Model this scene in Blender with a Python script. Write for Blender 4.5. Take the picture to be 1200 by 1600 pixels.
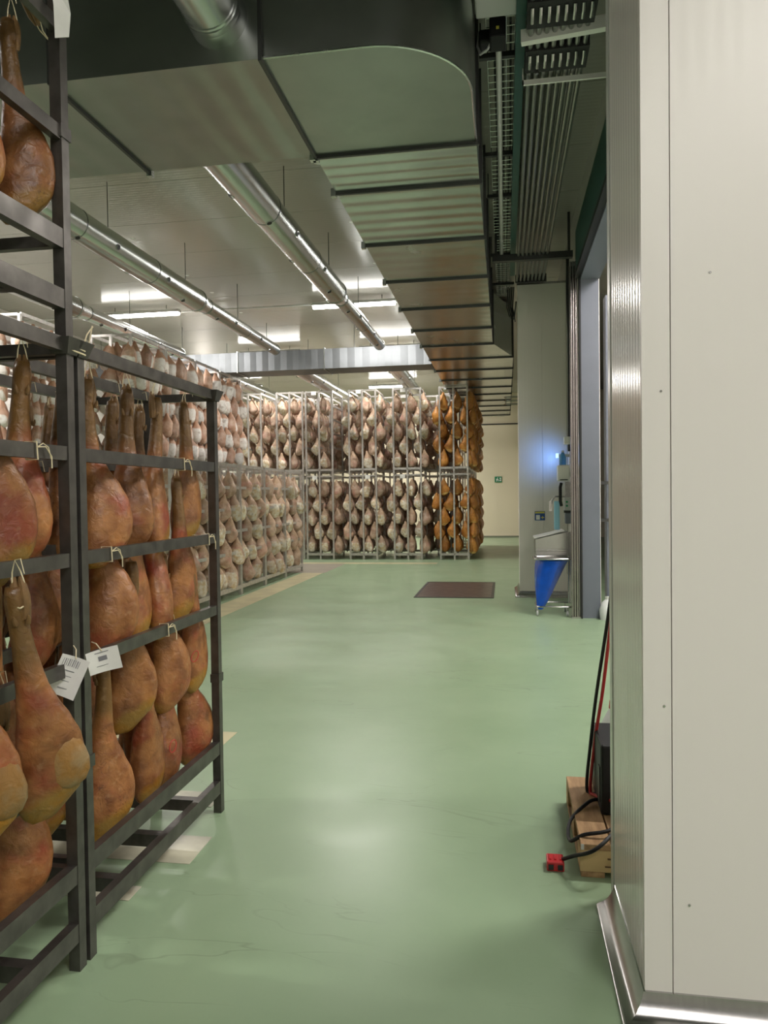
import bpy, math, random
from mathutils import Vector, Matrix
random.seed(7)
S = bpy.context.scene
for o in list(bpy.data.objects): bpy.data.objects.remove(o)
COL = S.collection
PI = math.pi

# ------------------------------------------------------------------ camera
FPX = 1150.0
cd = bpy.data.cameras.new('camera'); cam = bpy.data.objects.new('camera', cd); COL.objects.link(cam)
cd.sensor_fit = 'VERTICAL'; cd.sensor_height = 36.0; cd.sensor_width = 27.0
cd.lens = FPX / 1600.0 * 36.0; cd.clip_start = 0.05; cd.clip_end = 200
fwd = Vector((189, 28, FPX)).normalized()                 # the aisle direction seen from the camera (right, up, forward)
up = Vector((-.013, 1, -(189 * -.013 + 28) / FPX)).normalized()
rgt = up.cross(fwd)
# columns of the camera matrix: camera right / up / backward in world axes
cam.matrix_world = Matrix(((rgt.x, rgt.y, -rgt.z, 0), (fwd.x, fwd.y, -fwd.z, 0), (up.x, up.y, -up.z, 1.5), (0, 0, 0, 1)))
S.camera = cam

# ------------------------------------------------------------------ world, exposure
w = bpy.data.worlds.new('world'); S.world = w; w.use_nodes = True
w.node_tree.nodes['Background'].inputs[0].default_value = (.80, .88, 1.0, 1)
w.node_tree.nodes['Background'].inputs[1].default_value = .12
S.view_settings.view_transform = 'Standard'; S.view_settings.look = 'None'
S.view_settings.gamma = 1; S.view_settings.use_curve_mapping = False
S.view_settings.exposure = 0.45
LAMP_W = 95.0

# ------------------------------------------------------------------ materials
MATS = {}
def mat(name, col, rough=.5, metal=0.0, spec=.5, noise=0.0, nscale=8.0, bump=0.0, bscale=40.0, rib=None, col2=None, rnoise=0.0, emit=None, ior=None, trans=0.0, coat=0.0, stretch=(1, 1, 1), alpha=1.0):
    m = bpy.data.materials.new(name); m.use_nodes = True; MATS[name] = m
    nt = m.node_tree; b = nt.nodes['Principled BSDF']
    b.inputs['Base Color'].default_value = (*col, 1); b.inputs['Roughness'].default_value = rough
    b.inputs['Metallic'].default_value = metal; b.inputs['Specular IOR Level'].default_value = spec
    b.inputs['Transmission Weight'].default_value = trans; b.inputs['Coat Weight'].default_value = coat
    b.inputs['Alpha'].default_value = alpha
    tc = nt.nodes.new('ShaderNodeTexCoord')
    mp = nt.nodes.new('ShaderNodeMapping'); mp.inputs['Scale'].default_value = stretch
    nt.links.new(tc.outputs['Object'], mp.inputs['Vector'])
    if noise or col2:
        n = nt.nodes.new('ShaderNodeTexNoise'); n.inputs['Scale'].default_value = nscale; n.inputs['Detail'].default_value = 6
        nt.links.new(mp.outputs[0], n.inputs['Vector'])
        r = nt.nodes.new('ShaderNodeValToRGB')
        c2 = col2 if col2 else tuple(c * (1 - noise) for c in col)
        r.color_ramp.elements[0].color = (*c2, 1); r.color_ramp.elements[0].position = .35
        r.color_ramp.elements[1].color = (*col, 1); r.color_ramp.elements[1].position = .65
        nt.links.new(n.outputs['Fac'], r.inputs[0]); nt.links.new(r.outputs[0], b.inputs['Base Color'])
    if rnoise:
        n2 = nt.nodes.new('ShaderNodeTexNoise'); n2.inputs['Scale'].default_value = nscale * .6; n2.inputs['Detail'].default_value = 5
        nt.links.new(mp.outputs[0], n2.inputs['Vector'])
        mr = nt.nodes.new('ShaderNodeMapRange'); mr.inputs['From Min'].default_value = .3; mr.inputs['From Max'].default_value = .7
        mr.inputs['To Min'].default_value = rough - rnoise; mr.inputs['To Max'].default_value = rough + rnoise
        nt.links.new(n2.outputs['Fac'], mr.inputs[0]); nt.links.new(mr.outputs[0], b.inputs['Roughness'])
    if rib:
        axis, period, strength = rib
        wv = nt.nodes.new('ShaderNodeTexWave'); wv.wave_type = 'BANDS'; wv.bands_direction = axis
        wv.inputs['Scale'].default_value = .314 / period
        nt.links.new(tc.outputs['Object'], wv.inputs['Vector'])
        bp = nt.nodes.new('ShaderNodeBump'); bp.inputs['Strength'].default_value = strength; bp.inputs['Distance'].default_value = .003
        nt.links.new(wv.outputs['Fac'], bp.inputs['Height']); nt.links.new(bp.outputs[0], b.inputs['Normal'])
    elif bump:
        nb = nt.nodes.new('ShaderNodeTexNoise'); nb.inputs['Scale'].default_value = bscale; nb.inputs['Detail'].default_value = 4
        nt.links.new(mp.outputs[0], nb.inputs['Vector'])
        bp = nt.nodes.new('ShaderNodeBump'); bp.inputs['Strength'].default_value = bump; bp.inputs['Distance'].default_value = .004
        nt.links.new(nb.outputs['Fac'], bp.inputs['Height']); nt.links.new(bp.outputs[0], b.inputs['Normal'])
    if emit:
        b.inputs['Emission Color'].default_value = (*emit[0], 1); b.inputs['Emission Strength'].default_value = emit[1]
    return m

panel_x = mat('panel_ribs_x', (.765, .725, .69), .36, spec=.4, rib=('X', .048, .09))
panel_y = mat('panel_ribs_y', (.75, .715, .68), .20, spec=.5, rib=('Y', .048, .20))
ceil_m = mat('ceiling_panel', (.43, .41, .365), .16, spec=.5, rib=('Y', .06, .30))
cream_wall = mat('cream_wall', (.80, .71, .55), .45)
ceil_shade = mat('ceiling_panel_painted_shade', (.075, .08, .072), .6, rib=('Y', .06, .30))  # same ceiling near the camera, its unlit gloom painted in as dark colour
galv = mat('galvanised', (.58, .60, .59), .24, metal=1.0, noise=.07, nscale=4, rnoise=.04)
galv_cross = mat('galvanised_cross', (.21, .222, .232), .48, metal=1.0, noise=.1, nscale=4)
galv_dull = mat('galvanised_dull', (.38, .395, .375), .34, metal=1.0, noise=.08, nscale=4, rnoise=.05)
stainless = mat('stainless', (.55, .54, .53), .25, metal=1.0, noise=.1, nscale=10, stretch=(8, 1, 1))
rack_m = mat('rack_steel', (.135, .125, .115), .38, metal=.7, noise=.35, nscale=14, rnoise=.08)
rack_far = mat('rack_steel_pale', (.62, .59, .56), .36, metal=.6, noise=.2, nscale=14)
dark = mat('black_rubber', (.018, .018, .02), .5)
black = mat('black_plastic', (.010, .010, .011), .5, spec=.3)
foam = mat('black_foam', (.02, .02, .022), .8, bump=.5, bscale=80)
teal = mat('dark_green_paint', (.022, .10, .085), .4, noise=.2, nscale=3)
greyblue = mat('grey_blue_paint', (.17, .185, .23), .35, noise=.06, nscale=4)
darksteel = mat('dark_steel', (.07, .07, .07), .4, metal=.6)
whitep = mat('white_plastic', (.75, .75, .72), .35)
greyp = mat('grey_plastic', (.45, .46, .46), .4)
alu = mat('white_aluminium', (.62, .62, .60), .3, metal=.3)
wood = mat('pallet_wood', (.52, .33, .17), .7, col2=(.30, .17, .08), nscale=5, bump=.3, bscale=25, stretch=(6, 1, 6))
wood_end = mat('pallet_block_wood', (.68, .48, .24), .7, noise=.2, nscale=9)
redp = mat('red_plastic', (.52, .02, .025), .35)
redc = mat('red_cable', (.45, .015, .02), .4)
bluebag = mat('blue_bag', (.005, .10, .62), .22, noise=.25, nscale=9, bump=.6, bscale=14, trans=.15)
bluepale = mat('pale_blue_film', (.30, .62, .80), .3)
bottle_m = mat('blue_bottle', (.12, .40, .75), .12, trans=.5)
jug_m = mat('milky_jug', (.80, .82, .82), .3)
paper = mat('paper', (.82, .81, .78), .6, noise=.06, nscale=20)
ink = mat('grey_ink', (.20, .20, .22), .6)
string_m = mat('string', (.72, .62, .42), .8)
tube_m = mat('lamp_tube', (.9, .9, .9), .3, emit=((1.0, .97, .92), 14.0))
tube_m.cycles.emission_sampling = 'NONE'
lamp_body = mat('lamp_body', (.7, .7, .68), .4)
paint_cream = mat('cream_floor_paint', (.66, .60, .38), .3, noise=.2, nscale=4)
paint_pale = mat('pale_floor_paint', (.62, .60, .46), .3, noise=.35, nscale=5)
bare = mat('bare_floor', (.42, .38, .32), .3, noise=.2, nscale=4)
hatch_m = mat('hatch_steel', (.20, .15, .14), .32, metal=.7, noise=.4, nscale=7)
sign_green = mat('sign_green', (.01, .22, .10), .4)
sign_white = mat('sign_white', (.8, .82, .8), .4)
sign_blue = mat('sign_blue', (.02, .08, .30), .4)
sign_yellow = mat('sign_yellow', (.55, .50, .08), .4)
hoof_m = mat('hoof', (.23, .125, .045), .6, noise=.4, nscale=30, bump=.4)
stamp_m = mat('red_ink', (.50, .05, .04), .6)
lamp_blue = mat('blue_lamp', (.2, .4, .9), .3, emit=((.35, .6, 1.0), 1.5))
purple_steel = mat('door_track_steel', (.46, .42, .42), .22, metal=1.0, noise=.15, nscale=6)

def floor_material():
    m = bpy.data.materials.new('green_epoxy'); m.use_nodes = True; nt = m.node_tree; b = nt.nodes['Principled BSDF']
    L = nt.links.new; N = nt.nodes.new
    tc = N('ShaderNodeTexCoord')
    n1 = N('ShaderNodeTexNoise'); n1.inputs['Scale'].default_value = .9; n1.inputs['Detail'].default_value = 8; n1.inputs['Roughness'].default_value = .6
    L(tc.outputs['Object'], n1.inputs['Vector'])
    r1 = N('ShaderNodeValToRGB'); r1.color_ramp.elements[0].color = (.262, .372, .225, 1); r1.color_ramp.elements[0].position = .3
    r1.color_ramp.elements[1].color = (.325, .440, .282, 1); r1.color_ramp.elements[1].position = .7
    L(n1.outputs['Fac'], r1.inputs[0])
    # tyre scuffs: thin dark curved streaks
    mp = N('ShaderNodeMapping'); mp.inputs['Scale'].default_value = (.55, 2.2, 1); mp.inputs['Rotation'].default_value = (0, 0, .35)
    L(tc.outputs['Object'], mp.inputs['Vector'])
    n2 = N('ShaderNodeTexNoise'); n2.inputs['Scale'].default_value = 1.6; n2.inputs['Detail'].default_value = 3; n2.inputs['Distortion'].default_value = 1.2
    L(mp.outputs[0], n2.inputs['Vector'])
    a = N('ShaderNodeMath'); a.operation = 'SUBTRACT'; a.inputs[1].default_value = .5; L(n2.outputs['Fac'], a.inputs[0])
    ab = N('ShaderNodeMath'); ab.operation = 'ABSOLUTE'; L(a.outputs[0], ab.inputs[0])
    st = N('ShaderNodeMapRange'); st.inputs['From Min'].default_value = .0; st.inputs['From Max'].default_value = .011; st.inputs['To Min'].default_value = 1; st.inputs['To Max'].default_value = 0
    L(ab.outputs[0], st.inputs[0])
    n3 = N('ShaderNodeTexNoise'); n3.inputs['Scale'].default_value = 1.1; n3.inputs['Detail'].default_value = 4; L(tc.outputs['Object'], n3.inputs['Vector'])
    g = N('ShaderNodeMapRange'); g.inputs['From Min'].default_value = .50; g.inputs['From Max'].default_value = .62; L(n3.outputs['Fac'], g.inputs[0])
    mu = N('ShaderNodeMath'); mu.operation = 'MULTIPLY'; L(st.outputs[0], mu.inputs[0]); L(g.outputs[0], mu.inputs[1])
    mu2 = N('ShaderNodeMath'); mu2.operation = 'MULTIPLY'; mu2.inputs[1].default_value = .32; L(mu.outputs[0], mu2.inputs[0])
    mx = N('ShaderNodeMix'); mx.data_type = 'RGBA'; L(mu2.outputs[0], mx.inputs['Factor']); L(r1.outputs[0], mx.inputs['A']); mx.inputs['B'].default_value = (.09, .10, .06, 1)
    L(mx.outputs['Result'], b.inputs['Base Color'])
    mr = N('ShaderNodeMapRange'); mr.inputs['From Min'].default_value = .3; mr.inputs['From Max'].default_value = .7; mr.inputs['To Min'].default_value = .29; mr.inputs['To Max'].default_value = .38
    n4 = N('ShaderNodeTexNoise'); n4.inputs['Scale'].default_value = 2.3; n4.inputs['Detail'].default_value = 6; L(tc.outputs['Object'], n4.inputs['Vector'])
    L(n4.outputs['Fac'], mr.inputs[0]); L(mr.outputs[0], b.inputs['Roughness'])
    bp = N('ShaderNodeBump'); bp.inputs['Strength'].default_value = .06; bp.inputs['Distance'].default_value = .004
    n5 = N('ShaderNodeTexNoise'); n5.inputs['Scale'].default_value = 5; n5.inputs['Detail'].default_value = 3; L(tc.outputs['Object'], n5.inputs['Vector'])
    L(n5.outputs['Fac'], bp.inputs['Height']); L(bp.outputs[0], b.inputs['Normal'])
    return m
floor_m = floor_material()

def ham_material(name, skin_a, skin_b, blush, fat_a, fat_b, foot, rough=.42, mottle=24.0, blush_amt=.6, dark_spots=.5, speck=.18):
    """skin with blush patches; attribute 'mask': R = cut / fat face, G = per-piece variation, B = shank"""
    m = bpy.data.materials.new(name); m.use_nodes = True; nt = m.node_tree; b = nt.nodes['Principled BSDF']
    L = nt.links.new; N = nt.nodes.new
    tc = N('ShaderNodeTexCoord'); at = N('ShaderNodeAttribute'); at.attribute_name = 'mask'; oi = N('ShaderNodeObjectInfo')
    sp = N('ShaderNodeSeparateColor'); L(at.outputs['Color'], sp.inputs[0])
    rnd = N('ShaderNodeMath'); rnd.operation = 'ADD'; L(oi.outputs['Random'], rnd.inputs[0]); L(sp.outputs[1], rnd.inputs[1])
    off = N('ShaderNodeVectorMath'); off.operation = 'SCALE'; L(rnd.outputs[0], off.inputs['Scale']); off.inputs[0].default_value = (37, 21, 53)
    vec = N('ShaderNodeVectorMath'); vec.operation = 'ADD'; L(tc.outputs['Object'], vec.inputs[0]); L(off.outputs[0], vec.inputs[1])
    def noise(scale, detail=4, dist=0):
        n = N('ShaderNodeTexNoise'); n.inputs['Scale'].default_value = scale; n.inputs['Detail'].default_value = detail; n.inputs['Distortion'].default_value = dist
        L(vec.outputs[0], n.inputs['Vector']); return n.outputs['Fac']
    def rng(src, a, c, lo=0., hi=1.):
        r = N('ShaderNodeMapRange'); r.inputs['From Min'].default_value = a; r.inputs['From Max'].default_value = c
        r.inputs['To Min'].default_value = lo; r.inputs['To Max'].default_value = hi; L(src, r.inputs[0]); return r.outputs[0]
    def mix(f, A, B):
        x = N('ShaderNodeMix'); x.data_type = 'RGBA'
        L(f, x.inputs['Factor'])
        for s, k in ((A, 'A'), (B, 'B')):
            if isinstance(s, tuple): x.inputs[k].default_value = (*s, 1)
            else: L(s, x.inputs[k])
        return x.outputs['Result']
    c = mix(rng(noise(mottle * .4, 4), .35, .65), skin_a, skin_b)
    c = mix(rng(noise(7, 3), .50, .70, 0, blush_amt), c, blush)
    # shank
    fa = N('ShaderNodeMath'); fa.operation = 'MULTIPLY_ADD'; L(noise(16, 4), fa.inputs[0]); fa.inputs[1].default_value = .5; L(sp.outputs[2], fa.inputs[2])
    c = mix(rng(fa.outputs[0], .5, .95, 0, .9), c, foot)
    # fat
    ff = N('ShaderNodeMath'); ff.operation = 'MULTIPLY_ADD'; L(noise(14, 5), ff.inputs[0]); ff.inputs[1].default_value = .7; L(sp.outputs[0], ff.inputs[2])
    fat = mix(rng(noise(18, 5), .4, .62), fat_a, fat_b)
    c = mix(rng(ff.outputs[0], .64, .95), c, fat)
    # pale bloom and fine wrinkles
    c = mix(rng(noise(46, 3), .58, .74, 0, speck), c, fat_a if speck > .3 else (.62, .42, .24))
    c = mix(rng(noise(9, 5, .8), .56, .72, 0, .55), c, tuple(q * .45 for q in skin_a))
    # dark veins and spots
    v = noise(11, 5, 1.6)
    s1 = N('ShaderNodeMath'); s1.operation = 'SUBTRACT'; L(v, s1.inputs[0]); s1.inputs[1].default_value = .5
    s2 = N('ShaderNodeMath'); s2.operation = 'ABSOLUTE'; L(s1.outputs[0], s2.inputs[0])
    vein = rng(s2.outputs[0], 0, .012, 1, 0)
    vm = N('ShaderNodeMath'); vm.operation = 'MULTIPLY'; L(vein, vm.inputs[0]); L(rng(noise(5, 2), .52, .66, 0, dark_spots), vm.inputs[1])
    c = mix(vm.outputs[0], c, (.10, .035, .02))
    hs = N('ShaderNodeHueSaturation'); L(c, hs.inputs['Color'])
    fr = N('ShaderNodeMath'); fr.operation = 'FRACT'; L(rnd.outputs[0], fr.inputs[0])
    L(rng(fr.outputs[0], 0, 1, .72, 1.18), hs.inputs['Value'])
    L(hs.outputs[0], b.inputs['Base Color'])
    L(rng(noise(20, 3), .3, .7, rough - .1, rough + .12), b.inputs['Roughness'])
    b.inputs['Subsurface Weight'].default_value = 0.0
    bp = N('ShaderNodeBump'); bp.inputs['Strength'].default_value = .65; bp.inputs['Distance'].default_value = .009
    L(noise(30, 4, .6), bp.inputs['Height']); L(bp.outputs[0], b.inputs['Normal'])
    return m
ham_near = ham_material('ham_skin', (.195, .070, .022), (.40, .172, .056), (.29, .042, .024), (.36, .165, .018), (.30, .17, .035), (.15, .080, .022), rough=.40, mottle=34, blush_amt=.75, dark_spots=.85)
ham_lard = ham_material('ham_lard_end', (.40, .25, .10), (.55, .40, .22), (.45, .28, .10), (.33, .165, .04), (.33, .22, .105), (.4, .25, .1), rough=.6, dark_spots=.3)
ham_pale = ham_material('ham_pale', (.40, .25, .17), (.66, .49, .38), (.55, .26, .21), (.84, .78, .70), (.66, .50, .30), (.46, .31, .20), rough=.48, dark_spots=.9, blush_amt=.7, speck=.35)
ham_white = ham_material('ham_lard_faced', (.46, .27, .18), (.62, .44, .34), (.52, .22, .17), (.86, .83, .80), (.76, .72, .68), (.48, .27, .17), rough=.5, blush_amt=.4)
ham_orange = ham_material('ham_orange', (.46, .17, .030), (.66, .30, .065), (.34, .09, .02), (.78, .52, .20), (.66, .40, .12), (.50, .22, .05), rough=.42, dark_spots=.95, speck=.45)

# ------------------------------------------------------------------ mesh helpers
class MB:
    def __init__(s): s.v = []; s.f = []
    def add(s, v, f):
        n = len(s.v); s.v += [tuple(p) for p in v]; s.f += [tuple(i + n for i in q) for q in f]; return s
    def box(s, x0, y0, z0, x1, y1, z1):
        return s.add([(x0, y0, z0), (x1, y0, z0), (x1, y1, z0), (x0, y1, z0), (x0, y0, z1), (x1, y0, z1), (x1, y1, z1), (x0, y1, z1)],
                     [(0, 3, 2, 1), (4, 5, 6, 7), (0, 1, 5, 4), (1, 2, 6, 5), (2, 3, 7, 6), (3, 0, 4, 7)])
    def tube(s, pts, r, n=8, cap=True):
        pts = [Vector(p) for p in pts]; rs = r if isinstance(r, (list, tuple)) else [r] * len(pts)
        rings = []; ref = None
        for i, p in enumerate(pts):
            d = (pts[min(i + 1, len(pts) - 1)] - pts[max(i - 1, 0)]).normalized()
            if ref is None: ref = Vector((0, 0, 1)) if abs(d.z) < .9 else Vector((1, 0, 0))
            a = (ref - d * ref.dot(d)).normalized(); ref = a; c = d.cross(a)
            rings.append([p + (a * math.cos(t) + c * math.sin(t)) * rs[i] for t in [2 * PI * k / n for k in range(n)]])
        v = [q for g in rings for q in g]; f = []
        for i in range(len(pts) - 1):
            for k in range(n):
                f.append((i * n + k, i * n + (k + 1) % n, (i + 1) * n + (k + 1) % n, (i + 1) * n + k))
        if cap: f.append(tuple(reversed(range(n)))); f.append(tuple((len(pts) - 1) * n + k for k in range(n)))
        return s.add(v, f)
    def prism(s, poly, axis, a, b):          # polygon in the two other axes, extruded along axis from a to b
        n = len(poly)
        def pt(p, t): return {'x': (t, p[0], p[1]), 'y': (p[0], t, p[1]), 'z': (p[0], p[1], t)}[axis]
        v = [pt(p, a) for p in poly] + [pt(p, b) for p in poly]
        f = [tuple(reversed(range(n))), tuple(range(n, 2 * n))] + [(i, (i + 1) % n, n + (i + 1) % n, n + i) for i in range(n)]
        return s.add(v, f)
    def mesh(s, name, m, smooth=False):
        me = bpy.data.meshes.new(name); me.from_pydata(s.v, [], s.f); me.update()
        import bmesh
        bm = bmesh.new(); bm.from_mesh(me); bmesh.ops.recalc_face_normals(bm, faces=bm.faces); bm.to_mesh(me); bm.free()
        if m: me.materials.append(m)
        if smooth:
            for p in me.polygons: p.use_smooth = True
            me.set_sharp_from_angle(angle=math.radians(40))
        return me
    def build(s, name, m, parent=None, smooth=False, bevel=0.0):
        return link(name, s.mesh(name, m, smooth), parent, bevel=bevel)
def link(name, me, parent=None, loc=(0, 0, 0), bevel=0.0):
    o = bpy.data.objects.new(name, me); COL.objects.link(o); o.location = loc
    if parent: o.parent = parent
    if bevel:
        b = o.modifiers.new('bevel', 'BEVEL'); b.width = bevel; b.segments = 2; b.limit_method = 'ANGLE'
    return o
def tag(o, label, cat, group=None, kind=None):
    o['label'] = label; o['category'] = cat
    if group: o['group'] = group
    if kind: o['kind'] = kind
    return o
def thing(name, label, cat, loc=(0, 0, 0), group=None):
    o = bpy.data.objects.new(name, None); COL.objects.link(o); o.location = loc; o.empty_display_size = .1
    return tag(o, label, cat, group)
def struct(o): o['kind'] = 'structure'; return o
def copy_tree(o, parent=None):
    c = o.copy(); COL.objects.link(c)
    if parent: c.parent = parent
    for ch in list(o.children): copy_tree(ch, c)
    return c
def box(x0, y0, z0, x1, y1, z1): return MB().box(x0, y0, z0, x1, y1, z1)

# ------------------------------------------------------------------ setting
H = 5.0
floor = struct(box(-9.3, -10, -.12, 4.2, 26.2, 0).build('floor', floor_m))
def paint(name, x0, y0, x1, y1, m): return box(x0, y0, 0.0005, x1, y1, .0025).build(name, m, floor)
paint('painted_stripe', -3.95, 6.5, -3.53, 14.0, paint_cream)
paint('bare_patch', -5.2, 14.0, -3.5, 15.9, bare)
paint('painted_stripe', -5.2, 15.9, -1.48, 16.25, paint_cream)
paint('painted_stripe', -2.6, 4.21, -1.70, 4.45, paint_cream)
for a in ((-2.5, 3.35, -1.42, 3.52), (-2.5, 2.81, -1.29, 3.05), (-2.5, 2.46, -1.66, 2.68), (-2.3, 2.52, -1.40, 2.62)): paint('pale_painted_patch', *a, paint_pale)

ceiling = struct(box(-9.3, -10, H + .012, 4.2, 26.2, H + .15).build('ceiling', ceil_m))
y = -10.0 + .45
pm = box(-9.3, 0, H, 4.2, 1.142, H + .02).mesh('ceiling_panel', ceil_m)
pmd = box(-9.3, 0, H, 4.2, 1.142, H + .02).mesh('ceiling_panel', ceil_shade)
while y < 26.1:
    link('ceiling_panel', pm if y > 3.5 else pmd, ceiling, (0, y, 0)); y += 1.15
capm = MB().tube([(0, 0, 0), (0, 0, -.004)], [.035, .022], 12).mesh('fixing_cap', whitep)
for yy in (5.9, 7.6, 9.3, 11.0, 12.0, 13.4):
    for xx in (-1.9, -4.9): link('fixing_cap', capm, ceiling, (xx, yy, H))

# far wall, left wall, wall behind the camera
wf = struct(box(-9.3, 25.85, 0, 4.2, 26.1, H).build('wall_far', cream_wall))
pm = box(0, 25.83, .03, 1.118, 25.86, H).mesh('wall_panel', cream_wall)
for k in range(9): link('wall_panel', pm, wf, (-9.2 + k * 1.12, 0, 0))
box(-9.3, 25.80, 3.90, 1.0, 25.84, 3.94).build('cable_rail', darksteel, wf)
struct(box(-9.3, 25.77, 0, .9, 25.828, .06).build('baseboard_far', stainless))
wl = struct(box(-9.3, -10, 0, -9.05, 25.85, H).build('wall_left', panel_y))
pm = box(-9.06, 0, .02, -9.04, 1.118, H).mesh('wall_panel', panel_y)
for k in range(10): link('wall_panel', pm, wl, (0, 13.4 + k * 1.12, 0))
struct(box(-9.3, -10.0, 0, 4.2, -9.8, H).build('wall_behind', panel_x))
struct(box(3.9, -9.8, 0, 4.2, 26, H).build('wall_annex', panel_y))

# near partition on the right: sandwich panel pier with a coved steel skirting
PX, PY0, PY1 = .379, 2.150, 2.80
part = struct(box(PX + .012, PY0 + .012, 0, 3.9, PY1 - .01, H).build('wall_partition', panel_x))
box(PX, PY0, .0, PX + .075, PY0 + .02, H).build('wall_panel', panel_x, part)
x = PX + .078
while x < 3.8:
    box(x, PY0, 0, min(x + 1.13, 3.9), PY0 + .02, H).build('wall_panel', panel_x, part); x += 1.133
box(PX, PY0 + .0205, 0, PX + .02, PY1 - .06, H).build('wall_panel', panel_y, part)
box(PX - .004, PY1 - .058, .0, PX + .05, PY1, H).build('edge_flashing', alu, part, bevel=.003)
scr = MB().tube([(0, 0, 0), (0, -.003, 0)], [.004, .003], 8).mesh('rivet', stainless)
for (xx, zz) in ((.43, 1.78), (.435, .9), (.50, .34), (.56, 2.1)): link('rivet', scr, part, (xx, PY0, zz))
def cove(n=7, r=.075):
    pts = [(0, 0)]
    for k in range(n + 1):
        a = PI / 2 * k / n
        pts.append((-r * .82 * (1 - math.sin(a)) , r * (1 - math.cos(a))))
    return pts
# profile (outwards, up): outer lip on the floor, concave rise to the wall
prof = [(0, 0), (.066, 0), (.066, .012), (.058, .018), (.044, .024), (.03, .034), (.018, .05), (.009, .068), (.004, .085), (0, .087)]
def skirting(name, path, parent, m):     # path of floor points with outward mitre offsets
    b = MB(); n = len(prof); v = []
    for (px_, py_, ox, oy) in path: v += [(px_ + ox * o, py_ + oy * o, z) for o, z in prof]
    f = []
    for i in range(len(path) - 1):
        for k in range(n): f.append((i * n + k, i * n + (k + 1) % n, (i + 1) * n + (k + 1) % n, (i + 1) * n + k))
    f.append(tuple(range(n))); f.append(tuple((len(path) - 1) * n + k for k in range(n)))
    return struct(b.add(v, f).build(name, m, parent, smooth=True))
skirting('baseboard_partition', [(PX, PY1 - .08, -1, 0), (PX, PY0, -1, -1), (3.85, PY0, 0, -1)], None, stainless)

# right wall with the tall door opening
RX = .885
wr = struct(box(RX, 9.12, 0, 1.13, 25.85, H).build('wall_right', panel_y))
wh = struct(box(RX, PY1, 4.06, 1.13, 9.12, H).build('wall_header', panel_y))
box(RX - .03, PY1, 4.10, RX, 9.10, 4.62).build('green_band', teal, wh)
box(RX - .045, PY1, 4.055, RX + .03, 9.10, 4.11).build('black_seal', dark, wh)
# column that steps out of the wall
colm = struct(box(.212, 10.86, 0, RX, 11.9, 4.50).build('wall_column', panel_x))
pm_x = .202
for wd in (.34, .34):
    box(pm_x, 10.84, .09, pm_x + wd - .003, 10.87, 4.50).build('wall_panel', panel_x, colm); pm_x += wd
box(.195, 10.83, 4.50, RX, 11.0, 4.53).build('top_trim', stainless, colm)
skirting('baseboard_column', [(.202, 11.9, -1, 0), (.202, 10.84, -1, -1), (RX, 10.84, 0, -1)], None, stainless)
# door jamb at the far end of the opening
dj = struct(box(.905, 9.06, 0, 1.115, 9.16, 4.03).build('door_1', greyblue))
box(.905, PY1 + .05, 4.03, 1.125, 9.06, 4.058).build('lintel_lining', greyblue, dj)
box(.885, 9.02, 0, .905, 9.14, 4.05).build('black_seal', dark, dj)
# stainless guide rails of the door
gt = thing('door_track', 'tall polished steel guide rails beside the grey door jamb', 'door track', (.85, 9.06, 0))
for k, (xx, ww) in enumerate(((-.055, .022), (-.029, .026), (.0, .030))):
    MB().tube([(xx, 0, .0), (xx, 0, 4.25)], ww * .5, 10).build('guide_rail', purple_steel, gt, smooth=True)
box(-.075, -.03, 0, .03, .05, .02).build('foot_plate', stainless, gt)
box(-.07, .012, .02, .02, .05, 4.2).build('track_channel', purple_steel, gt)

# ------------------------------------------------------------------ lamps
def lamp(x, y, label, z=4.86, L=1.5, group='fluorescent ceiling lamps', power=1.0):
    t = thing('ceiling_lamp', label, 'lamp', (x, y, z), group)
    MB().prism([(-.07, .0), (.07, .0), (.045, .055), (-.045, .055)], 'x', -L / 2, L / 2).build('housing', lamp_body, t)
    pr = [(.062 * math.cos(a), .052 * math.sin(a)) for a in [PI + PI * k / 10 for k in range(11)]]
    MB().prism(pr, 'x', -L / 2 + .02, L / 2 - .02).build('diffuser', tube_m, t, smooth=True)
    for s in (-.5, .5): MB().tube([(s, 0, .05), (s, 0, H - z)], .006, 6).build('suspension_rod', darksteel, t)
    ld = bpy.data.lights.new('lamp_light', 'AREA'); ld.shape = 'RECTANGLE'; ld.size = L; ld.size_y = .12; ld.energy = LAMP_W * power; ld.color = (1.0, .955, .905)
    lo = bpy.data.objects.new('lamp_light', ld); COL.objects.link(lo); lo.parent = t; lo.location = (0, 0, -.056)
    return t
lamp(-6.52, 12.6, 'lit fluorescent ceiling lamp above the white lard-faced hams')
lamp(-2.58, 12.72, 'lit fluorescent ceiling lamp crossed by the round air duct')
lamp(-3.36, 22.4, 'small lit ceiling lamp above the far racks near the main duct', power=1.8)
lamp(-7.95, 21.4, 'small lit ceiling lamp far left behind the cross duct')
for (xx, yy, pw) in ((-7.2, 7.4, 1), (-6.6, 2.6, 1), (-5.4, 16.6, .55), (-2.5, 16.6, .55), (2.3, -1.3, 1.1), (.9, -3.2, 1.1), (2.5, 4.2, 1), (2.5, 7.6, 1)):
    lamp(xx, yy, 'lit fluorescent ceiling lamp hidden from view, one of several', group='lamps outside the picture', power=pw)
cond = tag(MB().tube([(-9, 12.86, 4.93), (-1.45, 12.86, 4.93)], .018, 8).build('lamp_conduit', lamp_body), 'thin pale conduit along the ceiling behind the lamp row', 'conduit')

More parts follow.
